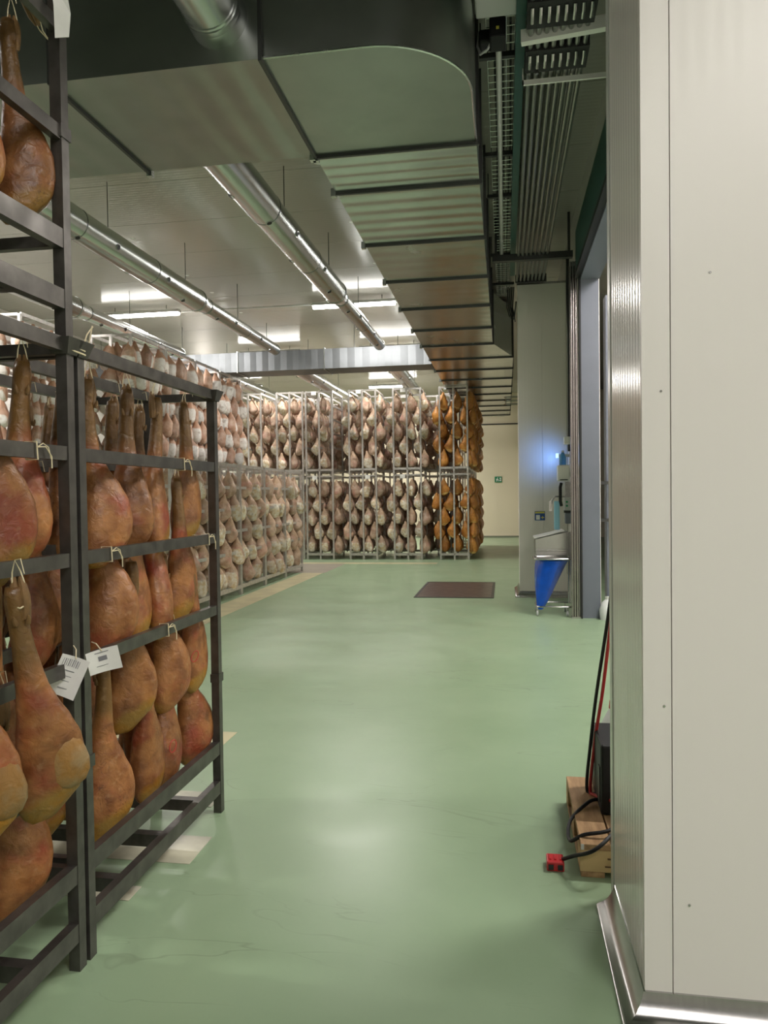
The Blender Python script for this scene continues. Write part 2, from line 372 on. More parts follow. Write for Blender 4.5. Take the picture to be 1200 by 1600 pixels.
# ------------------------------------------------------------------ big rectangular duct
DL, DR, DZ, DT = -1.35, -.178, 4.0, 4.86
duct = thing('air_duct', 'large galvanised rectangular air duct turning a rounded corner overhead', 'air duct', (0, 0, 0))
def beaded_section(a0, a1, b0, b1, along, nb, amp, name='duct_section', m=galv, top=DT):
    """duct length whose underside carries nb shallow stiffening beads across its run"""
    b = MB(); K = nb * 8; st = [(b0, 0.0), (b0 + .06, 1.0), (b1 - .06, 1.0), (b1, 0.0)]; v = []; f = []
    def pt(u, w_, z): return (w_, u, z) if along == 'y' else (u, w_, z)
    for (w_, g) in st:
        for k in range(K + 1):
            d = amp * g * (.5 - .5 * math.cos(2 * PI * (k % 8) / 8)) if 0 < k < K else 0
            v.append(pt(a0 + (a1 - a0) * k / K, w_, DZ + d))
    n = K + 1
    for i in range(3):
        for k in range(K): f.append((i * n + k, i * n + k + 1, (i + 1) * n + k + 1, (i + 1) * n + k))
    c = len(v); v += [pt(a0, b0, top), pt(a1, b0, top), pt(a1, b1, top), pt(a0, b1, top)]
    f.append((c, c + 1, c + 2, c + 3))
    f.append(tuple(range(n)) + (c + 1, c)); f.append(tuple(3 * n + k for k in range(n)) + (c + 2, c + 3))
    f.append((0, c, c + 3, 3 * n, 2 * n, n)); f.append((n - 1, c + 1, c + 2, 4 * n - 1, 3 * n - 1, 2 * n - 1))
    return b.add(v, f).build(name, m, duct, smooth=True)
def flange(x0, y0, x1, y1, top=DT, m=None):
    t = .022
    if abs(y1 - y0) < .001:
        mb = box(x0 - t, y0 - .011, DZ - t, x1 + t, y0 + .011, top + t)
    else:
        mb = box(x0 - .011, y0 - t, DZ - t, x0 + .011, y1 + t, top + t)
    return mb.build('flange', darksteel if m is None else m, duct)
def clip(x, y): return box(x - .02, y - .025, DZ - .035, x + .02, y + .025, DZ + .03).build('corner_clip', galv, duct)
YF, YB = 4.088, 5.318
# run across the hall (to the left), then the elbow, then the long run away from the camera
xs = [-9.0, -6.0, -3.97, -2.66, DL]
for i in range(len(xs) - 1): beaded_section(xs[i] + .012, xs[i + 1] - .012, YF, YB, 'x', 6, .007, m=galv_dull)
for xq in xs[1:]: flange(xq, YF, xq, YB)
for xq in xs[2:]: clip(xq, YB + .02)
# elbow with a rounded outer corner
poly = [(DL, YB), (DL, YF)]
R = .58
cx_, cy_ = DR - R, YF + R
for k in range(15):
    a = -PI / 2 + PI / 2 * k / 14
    poly.append((cx_ + R * math.cos(a), cy_ + R * math.sin(a)))
poly.append((DR, YB))
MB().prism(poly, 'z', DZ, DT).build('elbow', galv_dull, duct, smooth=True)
rim = [(p[0], p[1], DZ + .002) for p in poly[1:]]
MB().tube(rim, .009, 6).build('elbow_seam', galv, duct)
ys = [YB, 5.985, 7.28, 8.57, 9.87, 11.18, 12.38]
nbs = [4, 6, 0, 0, 0, 0]
for i in range(6):
    if nbs[i]: beaded_section(ys[i] + .012, ys[i + 1] - .012, DL, DR, 'y', nbs[i], .006)
    else: beaded_section(ys[i] + .012, ys[i + 1] - .012, DL, DR, 'y', 5, .0022)
for yq in ys: flange(DL, yq, DR, yq); clip(DL - .02, yq)
MB().prism([(DL, 12.392), (DR, 12.392), (.16, 13.638), (DL, 13.638)], 'z', DZ, DT).build('flared_section', galv, duct)
y = 13.65; flange(DL, y, .16, y)
while y < 22.5:
    beaded_section(y + .012, y + 1.228, DL, .17, 'y', 4, .0022); y += 1.24
    flange(DL, y, .17, y)
    if y < 18: clip(DL - .02, y)
endm = MB(); endm.prism([(DL, y), (.17, y), (.17, y + .3), (-.1, y + .55), (DL, y + .55)], 'z', DZ, DT).build('end_section', galv, duct)
hang = MB().tube([(0, 0, DT), (0, 0, H)], .008, 6).mesh('suspension_rod', darksteel)
for yq in (5.32, 7.28, 9.87, 12.38, 16.13):
    for xx in (DL + .04, DR - .04): link('suspension_rod', hang, duct, (xx, yq, 0))
for xq in (-2.66, -3.97): link('suspension_rod', hang, duct, (xq, YB - .05, 0))

# cross duct further back
cdct = thing('cross_air_duct', 'flat galvanised cross duct hung under the ceiling before the far racks', 'air duct', (0, 0, 0))
for i, (a, b_) in enumerate(((-8.9, -7.1), (-7.1, -5.3), (-5.3, -3.5), (-3.5, DL - .02))):
    bb = MB(); K = 7
    # front face with vertical pleats
    poly = [(a + .01, 14.9)] + [(a + .01 + (b_ - a - .02) * k / (2 * K), 14.24 + (.008 if k % 2 else 0)) for k in range(2 * K + 1)] + [(b_ - .01, 14.9)]
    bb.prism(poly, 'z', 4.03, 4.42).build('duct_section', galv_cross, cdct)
    box(a - .012, 14.22, 4.01, a + .012, 14.92, 4.44).build('flange', galv_dull, cdct)
    MB().tube([(a + .6, 14.3, 4.42), (a + .6, 14.3, H)], .006, 6).build('suspension_rod', darksteel, cdct)

# round ducts with nozzles
def round_duct(label, X, Z, segs, holes, rods, cap_end=True, name='round_air_duct'):
    t = thing(name, label, 'air duct', (X, segs[0][0], Z), 'round galvanised air ducts')
    y00 = segs[0][0]
    for (y0, y1, r0, r1) in segs:
        MB().tube([(0, y0 - y00, 0), (0, y1 - y00, 0)], [r0, r1], 28).build('duct_section', galv, t, smooth=True)
        rr = max(r0, .02)
        MB().tube([(0, y0 - y00 + .02, 0), (0, y0 - y00 + .06, 0)], rr + .007, 28).build('joint_collar', galv, t, smooth=True)
    ye, re = segs[-1][1], segs[-1][3]
    MB().tube([(0, ye - y00, 0), (0, ye - y00 + .02, 0)], re + .004, 28).build('end_cap', galv_dull, t, smooth=True)
    for (yy, ang) in holes:
        r = next((s[2] + (s[3] - s[2]) * (yy - s[0]) / (s[1] - s[0]) for s in segs if s[0] <= yy <= s[1]), .1)
        d = Vector((math.cos(ang), 0, math.sin(ang)))
        p = d * (r - .006) + Vector((0, yy - y00, 0))
        nz = MB().tube([p, p + d * .014], .034, 12).build('nozzle', stainless, t, smooth=True)
        MB().tube([p + d * .012, p + d * .017], .026, 12).build('nozzle_opening', black, nz)
    for yy in rods: MB().tube([(0, yy - y00, .1), (0, yy - y00, H - Z)], .005, 6).build('suspension_rod', darksteel, t)
    return t
def hole_row(y0, y1, step):
    out = []; y = y0; k = 0
    while y < y1:
        out.append((y, (-.35, -1.25)[k % 2] if k % 3 else -2.2)); y += step; k += 1
    return out
def dsegs(y0, r): return [(y0, y0 + 1.6, r, r), (y0 + 1.6, y0 + 3.2, r * .97, r * .97), (y0 + 3.2, y0 + 4.6, r * .94, r * .94), (y0 + 4.6, y0 + 4.95, r * .94, r * .66), (y0 + 4.95, y0 + 6.6, r * .66, r * .66), (y0 + 6.6, 13.55, r * .62, r * .62)]
for X, lab in ((-2.28, 'tapering round duct nearest the main duct, running away overhead'), (-4.30, 'tapering round duct between the main duct and the left rack'), (-6.2, 'tapering bright round duct just above the near racks, furthest left')):
    round_duct(lab, X, 4.31, dsegs(YB, .165), hole_row(6.3, 13.3, .62), [7.6, 9.6, 11.6])
for X, lab in ((-2.28, 'round duct behind the cross duct, nearest the main duct'), (-4.30, 'round duct behind the cross duct, second from the main duct'), (-6.2, 'round duct behind the cross duct, furthest left')):
    round_duct(lab, X, 4.22, [(14.92, 17.5, .16, .16), (17.5, 20, .15, .15), (20, 24, .12, .12)], hole_row(15.4, 20, .7), [16, 19])
round_duct('short round duct leaving the front of the big duct towards the camera', -1.60, 4.25, [(1.0, 2.4, .155, .155), (2.4, 3.93, .155, .155), (3.93, 4.088, .16, .172)], [(3.5, -2.2), (3.45, -1.3)], [2.0])

# ------------------------------------------------------------------ overhead services right of the duct
tb = thing('pipe_bundle', 'bundle of long parallel grey pipes hung overhead beside the door', 'pipes', (0, 0, 0))
for k in range(8):
    xx = .195 + .051 * k
    for dz in (0, .05): MB().tube([(xx + (.012 if dz else 0), 4.2, 4.50 + dz), (xx + (.012 if dz else 0), 10.6, 4.50 + dz)], .0175, 8).build('pipe', galv_dull, tb, smooth=True)
nip = MB().tube([(0, 0, 0), (0, .03, -.025), (0, .10, -.03)], .012, 8).mesh('valve', stainless)
for yy in (4.62, 5.12):
    cl = box(.165, yy, 4.475, .585, yy + .26, 4.60).build('clamp_block', foam, tb)
    for k in range(8): link('valve', nip, cl, (.195 + .051 * k, yy + .05, 4.475))
box(.17, 10.6, 4.47, .60, 10.62, 4.58).build('end_plate', darksteel, tb)
box(.10, 4.2, 4.60, .165, 10.7, 4.88).build('side_plate', teal, tb)
rl = thing('rail_hanger', 'white steel rails and rod carrying the overhead pipes', 'rail', (0, 0, 0))
MB().prism([(0, 0), (.05, 0), (.05, .012), (.014, .012), (.014, .07), (.05, .07), (.05, .082), (0, .082)], 'x', 0, .9).build('channel_rail', whitep, rl)
rl.children[0].location = (.13, 4.98, 4.46); rl.children[0].rotation_euler = (0, 0, -.12)
box(.15, 5.46, 4.44, 1.0, 5.475, 4.475).build('angle_rail', whitep, rl)
box(.15, 5.46, 4.44, .16, 5.475, 4.56).build('end_lug', whitep, rl)
MB().tube([(.245, 5.30, 4.42), (.245, 5.30, H)], .011, 8).build('threaded_rod', galv_dull, rl)

tr = thing('cable_tray', 'long wire mesh cable tray running under the ceiling beside the main duct', 'cable tray', (0, 0, 0))
mb = MB(); yy = 4.0
for xx in (-.10, -.03, .04, .10): mb.tube([(xx, 3.8, 4.78), (xx, 12.4, 4.78)], .004, 5)
mb.tube([(.10, 3.8, 4.86), (.10, 12.4, 4.86)], .004, 5); mb.tube([(-.10, 3.8, 4.86), (-.10, 12.4, 4.86)], .004, 5)
mb.build('long_wires', galv, tr)
mb = MB()
while yy < 12.4:
    mb.tube([(-.10, yy, 4.86), (-.10, yy, 4.776), (.10, yy, 4.776), (.10, yy, 4.86)], .003, 4); yy += .10
mb.build('cross_wires', galv, tr)
brm = box(-.16, -.02, 4.73, .17, .02, 4.765).mesh('bracket', darksteel)
for yq in (5.6, 7.2, 8.2, 10.2, 11.6): link('bracket', brm, tr, (0, yq, 0))
for yq in (5.6, 8.2, 10.2):
    MB().tube([(-.15, yq, 4.74), (-.15, yq, H)], .006, 6).build('suspension_rod', darksteel, tr)
for k, (xx, zz) in enumerate(((-.06, 4.80), (-.045, 4.79), (.0, 4.795), (.06, 4.80))):
    MB().tube([(xx, 3.8, zz), (xx + .02, 7, zz), (xx - .01, 10, zz), (xx, 12.3, zz)], .009, 6).build('cable', dark, tr)

mo = thing('door_motor', 'black drive motor with a long pale tube running along the ceiling', 'motor', (-.03, 5.2, 4.55))
MB().tube([(.015, .0, .05), (.015, 4.65, .05)], .022, 12).build('drive_tube', alu, mo, smooth=True)
box(-.045, -.16, .0, .065, .02, .14).build('motor_case', black, mo, bevel=.012)
box(-.12, -.02, .06, -.03, .11, .15).build('gearbox', black, mo, bevel=.015)
box(.00, -.162, .05, .02, -.160, .07).build('warning_label', sign_yellow, mo)
MB().tube([(-.02, -.05, .06), (-.06, -.03, .0), (-.11, .02, .0), (-.13, .06, .08), (-.12, .1, .2)], .009, 8).build('cable', greyp, mo, smooth=True)
tag(box(-.16, 4.70, 4.62, .30, 4.95, 4.80).build('control_box', greyp, bevel=.01), 'grey steel box above the black motor at the top of the picture', 'control box')
bmn = thing('support_beam', 'black crosswise support beam under the far end of the pipes', 'beam', (0, 0, 0))
box(-.13, 9.48, 4.44, .86, 9.56, 4.52).build('beam', darksteel, bmn)
for xx in (-.10, .80): box(xx, 9.49, 4.52, xx + .03, 9.55, H).build('hanger', darksteel, bmn)
tag(MB().tube([(.83, 9.9, 4.6), (.83, 9.95, 4.2), (.84, 9.9, 3.6), (.84, 9.95, 2.5), (.84, 9.95, 2.05)], .02, 8).build('cable_duct', dark, smooth=True), 'dark cable conduit rising beside the wash corner to the ceiling', 'conduit')
tag(MB().tube([(.865, 10.1, 4.6), (.865, 10.1, 1.3)], .012, 8).build('water_pipe', stainless, smooth=True), 'thin steel pipe rising on the wall beside the dark conduit', 'pipe')
lc = thing('cable_loop', 'loose black cables hanging off the tray end beside the column', 'cables', (.1, 12.0, 4.4))
for k in range(4):
    q = .03 * k
    MB().tube([(-.02 + q, 0, .4), (-.04 + q, .1, .1), (.0 + q, .2, -.02 - q), (.08, .1, .0 - q * .5), (.10, -.1, .14)], .010, 6).build('cable', dark, lc, smooth=True)
wb = thing('wire_basket', 'small wire bracket sticking out of the wall under the far duct', 'bracket', (.10, 17.0, 3.55))
for dz in (0, .08, .16): MB().tube([(.79, 0, dz), (-.06, 0, dz), (-.10, .1, dz), (-.06, .2, dz), (.79, .2, dz)], .008, 6).build('wire_ring', galv, wb)
for xx in (-.06, .05): MB().tube([(xx, 0, 0), (xx, 0, .16)], .008, 6).build('wire_upright', galv, wb)

# ------------------------------------------------------------------ signs
ex = thing('exit_sign', 'small green emergency exit sign on the far cream wall', 'sign', (-.225, 25.80, 2.01))
box(-.12, 0, -.10, .12, .02, .10).build('sign_board', sign_green, ex)
mb = MB(); mb.prism([(-.07, -.07), (-.045, -.07), (-.02, -.01), (-.01, .035), (-.05, .03), (-.075, -.0), (-.06, -.01)], 'y', -.003, 0); mb.tube([(-.02, -.003, .055), (-.02, 0, .055)], .016, 10)
mb.prism([(-.02, -.01), (.005, -.03), (.0, -.07), (.015, -.07), (.025, -.02), (-.005, .01)], 'y', -.003, 0)
mb.build('running_figure', sign_white, ex)
box(.045, -.003, -.06, .10, 0, .06).build('door_symbol', sign_white, ex)
MB().prism([(.03, 0), (.055, .022), (.055, .008), (.09, .008), (.09, -.008), (.055, -.008), (.055, -.022)], 'y', -.005, -.003).build('arrow', sign_green, ex)
bs = thing('wall_sign', 'small blue notice with white and yellow fields on the column', 'sign', (.494, 10.835, 1.18))
box(-.072, -.004, -.066, .072, .004, .066).build('sign_board', sign_blue, bs)
box(-.066, -.006, .035, .066, -.004, .060).build('title_strip', sign_yellow, bs)
box(-.055, -.006, -.055, .0, -.004, .012).build('white_field', sign_white, bs)
MB().prism([(.015, -.03), (.032, -.03), (.032, -.045), (.042, -.045), (.042, -.03), (.06, -.03), (.06, -.018), (.042, -.018), (.042, -.003), (.032, -.003), (.032, -.018), (.015, -.018)], 'y', -.006, -.004).build('yellow_cross', sign_yellow, bs)

# ------------------------------------------------------------------ wash corner
dp = thing('towel_dispenser', 'white paper towel dispenser on the wall above the basin', 'dispenser', (.75, 9.82, 1.66))
box(-.075, -.08, 0, .075, .10, .205).build('case', whitep, dp, bevel=.012)
box(-.05, -.085, .01, .05, -.078, .02).build('slot', dark, dp)
box(.075, -.02, .05, .135, .04, .15).build('wall_bracket', whitep, dp)
bt = thing('water_bottle', 'clear blue bottle standing on top of the towel dispenser', 'bottle', (.745, 9.83, 1.867))
MB().tube([(0, 0, 0), (0, 0, .10), (0, 0, .13), (0, 0, .165)], [.045, .045, .03, .016], 14).build('bottle_body', bottle_m, bt, smooth=True)
MB().tube([(0, 0, .165), (0, 0, .19)], .018, 10).build('cap', greyp, bt)
ul = thing('blue_wall_lamp', 'small blue lamp glowing at the column beside the bottle', 'lamp', (.715, 10.42, 2.02))
MB().tube([(0, 0, -.03), (0, 0, .03)], .02, 10).build('lamp_bulb', lamp_blue, ul)
box(.02, -.02, -.02, .17, .02, .02).build('lamp_arm', greyp, ul)
ld = bpy.data.lights.new('blue_light', 'SPOT'); ld.energy = 5; ld.color = (.16, .38, 1.0); ld.spot_size = 2.1; ld.spot_blend = 1.0; ld.shadow_soft_size = .03
lo = bpy.data.objects.new('blue_light', ld); COL.objects.link(lo); lo.parent = ul; lo.location = (-.03, .02, 0); lo.rotation_euler = (PI / 2, 0, .3)
sb = thing('switch_box', 'small white switch box on the dark conduit above the dispenser', 'switch box', (.80, 9.9, 2.14))
box(-.03, -.02, 0, .03, .10, .10).build('case', whitep, sb, bevel=.006)
box(.03, .0, .0, .085, .08, .10).build('wall_mount', whitep, sb, bevel=.006)
sd = thing('soap_dispenser', 'grey control unit with a dark handle below the towel dispenser', 'dispenser', (.80, 9.7, 1.28))
box(-.05, -.03, .0, .08, .12, .17).build('case', greyp, sd, bevel=.01)
MB().tube([(-.085, .0, .06), (-.10, -.02, .12), (-.10, -.02, .30), (-.085, .0, .35)], .02, 10).build('handle', black, sd, smooth=True)
box(-.03, .1, .17, .085, .14, .37).build('back_plate', stainless, sd)
for zz in (.06, .11): MB().tube([(-.02, -.03, zz), (-.02, -.04, zz)], .014, 10).build('button', sign_green, sd)
box(-.04, -.01, -.17, .075, .10, -.03).build('lower_case', greyblue, sd, bevel=.01)
box(-.05, -.02, -.03, .08, .11, .0).build('tray', dark, sd)
gd = thing('glove_dispenser', 'pale blue plastic sleeve hanging beside a steel tap over the basin', 'dispenser', (.66, 9.75, 1.03))
box(-.035, -.01, .0, .035, .03, .37).build('film_sleeve', bluepale, gd, bevel=.01)
MB().tube([(-.08, 0, .27), (-.06, 0, .38), (-.02, 0, .43), (.06, .02, .43), (.21, .05, .42)], .012, 10).build('hook_arm', stainless, gd, smooth=True)
box(-.10, -.01, .24, -.06, .02, .37).build('steel_flap', stainless, gd)
bn = thing('hand_basin', 'wedge shaped stainless hand basin with a white sloping top edge', 'basin', (.58, 9.6, .70))
MB().prism([(-.20, 0), (.20, 0), (.21, .32), (-.205, .22)], 'y', .0, .42).build('basin_body', stainless, bn, bevel=.008)
MB().prism([(-.215, .225), (.16, .315), (.16, .328), (-.215, .24)], 'y', -.01, .43).build('sloping_rim', whitep, bn)
MB().prism([(-.20, .06), (.2, .06), (.2, .09), (-.20, .09)], 'y', -.012, 0).build('front_lip', stainless, bn, bevel=.004)
box(.21, .1, -.25, .295, .3, .30).build('wall_bracket', stainless, bn)
MB().tube([(.05, .2, 0), (.05, .2, -.2), (.05, .3, -.25), (.05, .45, -.25)], .022, 10).build('drain_pipe', stainless, bn, smooth=True)

ct = thing('bag_trolley', 'tubular steel waste bag trolley under the basin', 'trolley', (.58, 9.32, 0))
def loop(z, x0, x1, y0, y1, r=.05):
    pts = []
    for (cx, cy, a0) in ((x1 - r, y1 - r, 0), (x0 + r, y1 - r, PI / 2), (x0 + r, y0 + r, PI), (x1 - r, y0 + r, 1.5 * PI)):
        for k in range(4): pts.append((cx + r * math.cos(a0 + PI / 2 * k / 3), cy + r * math.sin(a0 + PI / 2 * k / 3), z))
    return pts + [pts[0]]
MB().tube(loop(.70, -.23, .235, -.15, .25), .012, 8).build('top_hoop', stainless, ct, smooth=True)
box(-.215, -.13, .685, .215, .24, .697).build('lid', stainless, ct)
MB().tube(loop(.115, -.21, .235, -.15, .25), .011, 8).build('bottom_hoop', stainless, ct, smooth=True)
for (xx, yy) in ((.21, -.13), (.21, .23)): MB().tube([(xx, yy, .115), (xx, yy, .70)], .012, 8).build('upright', stainless, ct, smooth=True)
for (xx, yy) in ((-.20, -.13), (-.20, .23), (.16, -.13), (.16, .23)):
    cs = MB().tube([(xx, yy, .115), (xx, yy, .06)], .010, 8).build('caster', stainless, ct)
    MB().tube([(xx - .011, yy, .033), (xx + .011, yy, .033)], .033, 14).build('wheel', greyp, cs, smooth=True)
# hanging bag, narrowing and swinging left towards its knot
bag = MB(); rings = []; n = 22
for k in range(12):
    t = k / 11; z = .675 - .60 * t
    wx = .165 * (1 - t) ** .8 + .030; wy = .15 * (1 - t) ** .9 + .025; ccx = -.0 - .165 * t ** .75; ccy = .04 - .13 * t
    rings.append([(ccx + wx * (1 + .07 * math.sin(5 * a + 2 * t) + .04 * math.sin(9 * a)) * math.cos(a), ccy + wy * (1 + .08 * math.sin(5 * a + 1)) * math.sin(a), z) for a in [2 * PI * q / n for q in range(n)]])
v = [p for g in rings for p in g]; f = [(i * n + k, i * n + (k + 1) % n, (i + 1) * n + (k + 1) % n, (i + 1) * n + k) for i in range(11) for k in range(n)]
f.append(tuple(11 * n + k for k in range(n)))
bo = tag(bag.add(v, f).build('waste_bag', bluebag, smooth=True), 'blue plastic waste bag hanging twisted in the steel trolley', 'bag'); bo.location = (.58, 9.32, 0)
tag(box(.83, 9.28, .47, .865, 9.31, .53).build('pink_tag', mat('pink_label', (.75, .45, .45), .5), bevel=.004), 'small pink tag on the trolley upright by the door track', 'tag')
# annex side bits seen through the narrow gap
tag(box(1.22, 9.3, 0, 1.30, 9.5, 3.9).build('annex_post', greyblue, bevel=.01), 'pale upright post seen through the gap beside the door jamb', 'post')
for zz in (1.6, 1.15): tag(box(1.13, 9.2, zz, 1.4, 9.24, zz + .04).build('annex_bar', darksteel), 'dark crossbar seen through the gap beside the door jamb', 'bar', 'crossbars beyond the jamb')
ja = thing('white_container', 'white round container on the floor in the gap beside the door jamb', 'container', (1.20, 9.0, 0))
MB().tube([(0, 0, 0), (0, 0, .12), (0, 0, .2), (0, 0, .24)], [.10, .11, .08, .04], 14).build('container_body', jug_m, ja, smooth=True)
MB().tube([(0, 0, .24), (0, 0, .27)], .042, 12).build('lid', whitep, ja)

# ------------------------------------------------------------------ floor hatch
ht = thing('floor_hatch', 'square brown steel hatch plate set in the green floor', 'hatch', (-.755, 11.65, 0))
box(-.54, -.92, 0.0, .54, .92, .006).build('plate', hatch_m, ht)
for (x0, y0, x1, y1) in ((-.58, -.96, .58, -.92), (-.58, .92, .58, .96), (-.58, -.92, -.54, .92), (.54, -.92, .58, .92)): box(x0, y0, 0, x1, y1, .008).build('frame_strip', darksteel, ht)

# ------------------------------------------------------------------ pallet corner
pl = thing('wooden_pallet', 'small weathered wooden pallet beside the white partition', 'pallet', (.28, 2.93, 0))
for (x0, x1) in ((0, .115), (.122, .235), (.242, .355), (.362, .475)): box(x0, 0, .108, x1, .70, .13).build('deck_board', wood, pl, bevel=.002)
for y0 in (0.0, .31, .61): box(-.004 if y0 == 0 else .0, y0, .022, .475, y0 + .09, .107).build('stringer', wood_end if y0 == 0 else wood, pl, bevel=.002)
for (x0, x1) in ((0, .09), (.20, .28), (.385, .475)): box(x0, 0, 0, x1, .70, .021).build('bottom_board', wood, pl, bevel=.002)
box(0.0, -.0015, .108, .012, .0, .13).build('edge_mark', whitep, pl)
mkb = MB()
for (x0, z0, w_, h_) in ((.10, .075, .03, .006), (.14, .07, .006, .02), (.155, .072, .02, .005), (.09, .045, .05, .005), (.16, .05, .012, .012)): mkb.box(x0, -.0055, z0, x0 + w_, -.004, z0 + h_)
mkb.build('burnt_stamp', mat('stamp_brown', (.12, .06, .03), .7), pl)
ch = thing('battery_charger', 'black box shaped battery charger standing on the pallet', 'charger', (.39, 3.20, .13))
MB().prism([(0, 0), (.36, 0), (.36, .33), (0, .33), ], 'z', 0, .30).build('case', black, ch, bevel=.012)
box(-.004, .02, .05, 0, .06, .20).build('vent_panel', dark, ch)
for zz in (.06, .09): MB().tube([(.06, -.012, zz), (.06, 0, zz)], .008, 8).build('terminal', greyp, ch)
jg = thing('plastic_jug', 'milky plastic jug with a red cap behind the charger', 'jug', (.535, 3.80, 0)); jg.scale = (1, 1, 1.08)
MB().tube([(0, 0, 0), (0, 0, .02), (0, 0, .30), (0, 0, .36), (0, 0, .39)], [.07, .078, .078, .045, .028], 16).build('jug_body', jug_m, jg, smooth=True)
MB().tube([(0, 0, .39), (0, 0, .425)], [.032, .028], 14).build('cap', redp, jg, smooth=True)
MB().tube([(.0, -.06, .34), (0, -.075, .38), (0, -.02, .385)], .010, 8).build('jug_handle', jug_m, jg, smooth=True)
def bez(pts, n=8):
    P = [Vector(p) for p in pts]; P = [P[0] * 2 - P[1]] + P + [P[-1] * 2 - P[-2]]; out = []
    for i in range(1, len(P) - 2):
        for k in range(n):
            t = k / n; a, b, c, d = P[i - 1], P[i], P[i + 1], P[i + 2]
            out.append(.5 * ((2 * b) + (c - a) * t + (2 * a - 5 * b + 4 * c - d) * t * t + (3 * b - a - 3 * c + d) * t ** 3))
    return out + [P[-2]]
tag(MB().tube(bez([(.445, 3.10, 1.15), (.432, 3.2, .93), (.418, 3.35, .62), (.395, 3.42, .40), (.372, 3.44, .16), (.385, 3.38, .145), (.44, 3.16, .21), (.47, 3.13, .22), (.47, 3.19, .21)]), .0075, 8).build('red_cable', redc, smooth=True), 'red cable dropping along the partition edge to the charger', 'cable')
tag(MB().tube(bez([(.435, 3.12, 1.15), (.420, 3.22, .93), (.395, 3.38, .60), (.375, 3.44, .36), (.358, 3.45, .145), (.39, 3.40, .142), (.402, 3.33, .15), (.35, 3.30, .145), (.26, 3.16, .12), (.245, 3.02, .10), (.30, 2.99, .14), (.40, 3.0, .16), (.46, 3.10, .18), (.47, 3.19, .19)]), .0075, 8).build('black_cable', black, smooth=True), 'black cable running beside the red one and looping over the pallet', 'cable')
tag(MB().tube(bez([(.47, 3.195, .20), (.45, 3.08, .19), (.40, 2.93, .18), (.32, 2.86, .14), (.25, 2.93, .08), (.205, 3.0, .028), (.195, 3.03, .024), (.195, 3.045, .022)]), .0075, 8).build('plug_lead', black, smooth=True), 'black twin lead from the charger to the red plug on the floor', 'cable')
cn = thing('red_plug', 'red battery plug lying on the green floor by the pallet', 'plug', (.185, 2.985, 0))
box(-.034, -.03, 0, .034, .045, .038).build('housing', redp, cn, bevel=.005)
for xx in (-.018, .018): box(xx - .010, -.034, .008, xx + .010, -.030, .028).build('contact_slot', dark, cn)
for xx in (-.02, .0, .02): box(xx - .004, -.01, .038, xx + .004, .03, .042).build('grip_rib', redp, cn)

# ------------------------------------------------------------------ racks
RL, RW, RH = 1.158, .675, 2.0
LEVELS = (1.985, 1.645, 1.31, .97)
def make_rack(name, label, group, m, levels=LEVELS, detail=True):
    """origin: aisle-side near corner on the floor; runs +y (length) and -x (width)"""
    t = thing(name, label, 'rack', (0, 0, 0), group); p = .038
    pm_ = box(-p, 0, 0, 0, p, RH - .02).mesh('post', m)
    mids = (0, -RW / 2 + p / 2, -RW + p)
    for yy in (0, RL - p):
        for xx in mids: link('post', pm_, t, (xx, yy, 0))
    lb = box(-.03, p, -.022, -.004, RL - p, .022).mesh('hanging_bar', m)
    for z in levels:
        for xx in mids: link('hanging_bar', lb, t, (xx, 0, z))
    eb = box(-RW + p, .004, -.018, -p, .03, .018).mesh('end_bar', m)
    for z in (1.975, .31) if detail else (1.975, .13):
        for yy in (0, RL - p): link('end_bar', eb, t, (0, yy, z))
    lr = box(-.034, p, -.03, -.002, RL - p, .03).mesh('base_rail', m)
    for z in (.312, .125) if detail else (.125,):
        for xx in (0, -RW + p): link('base_rail', lr, t, (xx, 0, z))
    cr = box(-RW + p, 0, -.025, -p, .04, .025).mesh('cross_rail', m)
    for yy in (.22, .56, .90) if detail else (0, RL - .04): link('cross_rail', cr, t, (0, yy, .125))
    if detail:
        cup = MB().add([(-.01, -.005, 0), (.045, -.005, 0), (.045, .045, 0), (-.01, .045, 0), (-.028, -.022, .05), (.062, -.022, .05), (.062, .062, .05), (-.028, .062, .05)],
                       [(0, 1, 2, 3), (0, 4, 5, 1), (1, 5, 6, 2), (2, 6, 7, 3), (3, 7, 4, 0)]).mesh('stacking_cup', m)
        for (xx, yy) in ((-.037, 0), (-.037, RL - .04), (-RW, 0), (-RW, RL - .04)): link('stacking_cup', cup, t, (xx, yy, RH - .045))
        br = box(-.04, -.008, -.02, .004, .046, .02).mesh('bar_bracket', m)
        for yy in (0, RL - p): link('bar_bracket', br, t, (0, yy, .645))
    return t
AX = -1.345
def knot_mesh():
    b = MB(); q = .026
    b.tube([(-.034, 0, -q), (.001, .004, -q), (.001, 0, q), (-.034, -.004, q), (-.034, 0, -q)], .0024, 5)
    b.tube([(.003, 0, .01), (.008, .02, .022), (.008, .045, .012), (.006, .06, -.022)], .0017, 5)
    b.tube([(.003, 0, .01), (.010, .03, .012), (.008, .06, -.015), (.005, .065, -.05)], .0020, 5)
    return b.mesh('string_knot', string_m)
rackB = make_rack('ham_rack', 'dark steel rack of long-footed hams whose end stands on open floor', 'near dark steel racks', rack_m)
rackB.location = (AX, 2.174, 0)
def place_rack(src, label, loc, group=None):
    r = copy_tree(src); r.location = loc; r['label'] = label
    if group: r['group'] = group
    return r
knm = knot_mesh()
rackA = place_rack(rackB, 'dark steel lower rack cut off by the left picture edge', (AX, .995, 0))
rackU = place_rack(rackB, 'dark steel upper rack stacked on the leftmost near rack', (AX, .995, RH), 'near dark steel racks')
for z in (.64,):
    for src in (rackU, rackA):
        for xx in (0, -RW / 2 + .019, -RW + .038): link('hanging_bar', bpy.data.meshes['hanging_bar'], src, (xx, 0, z))

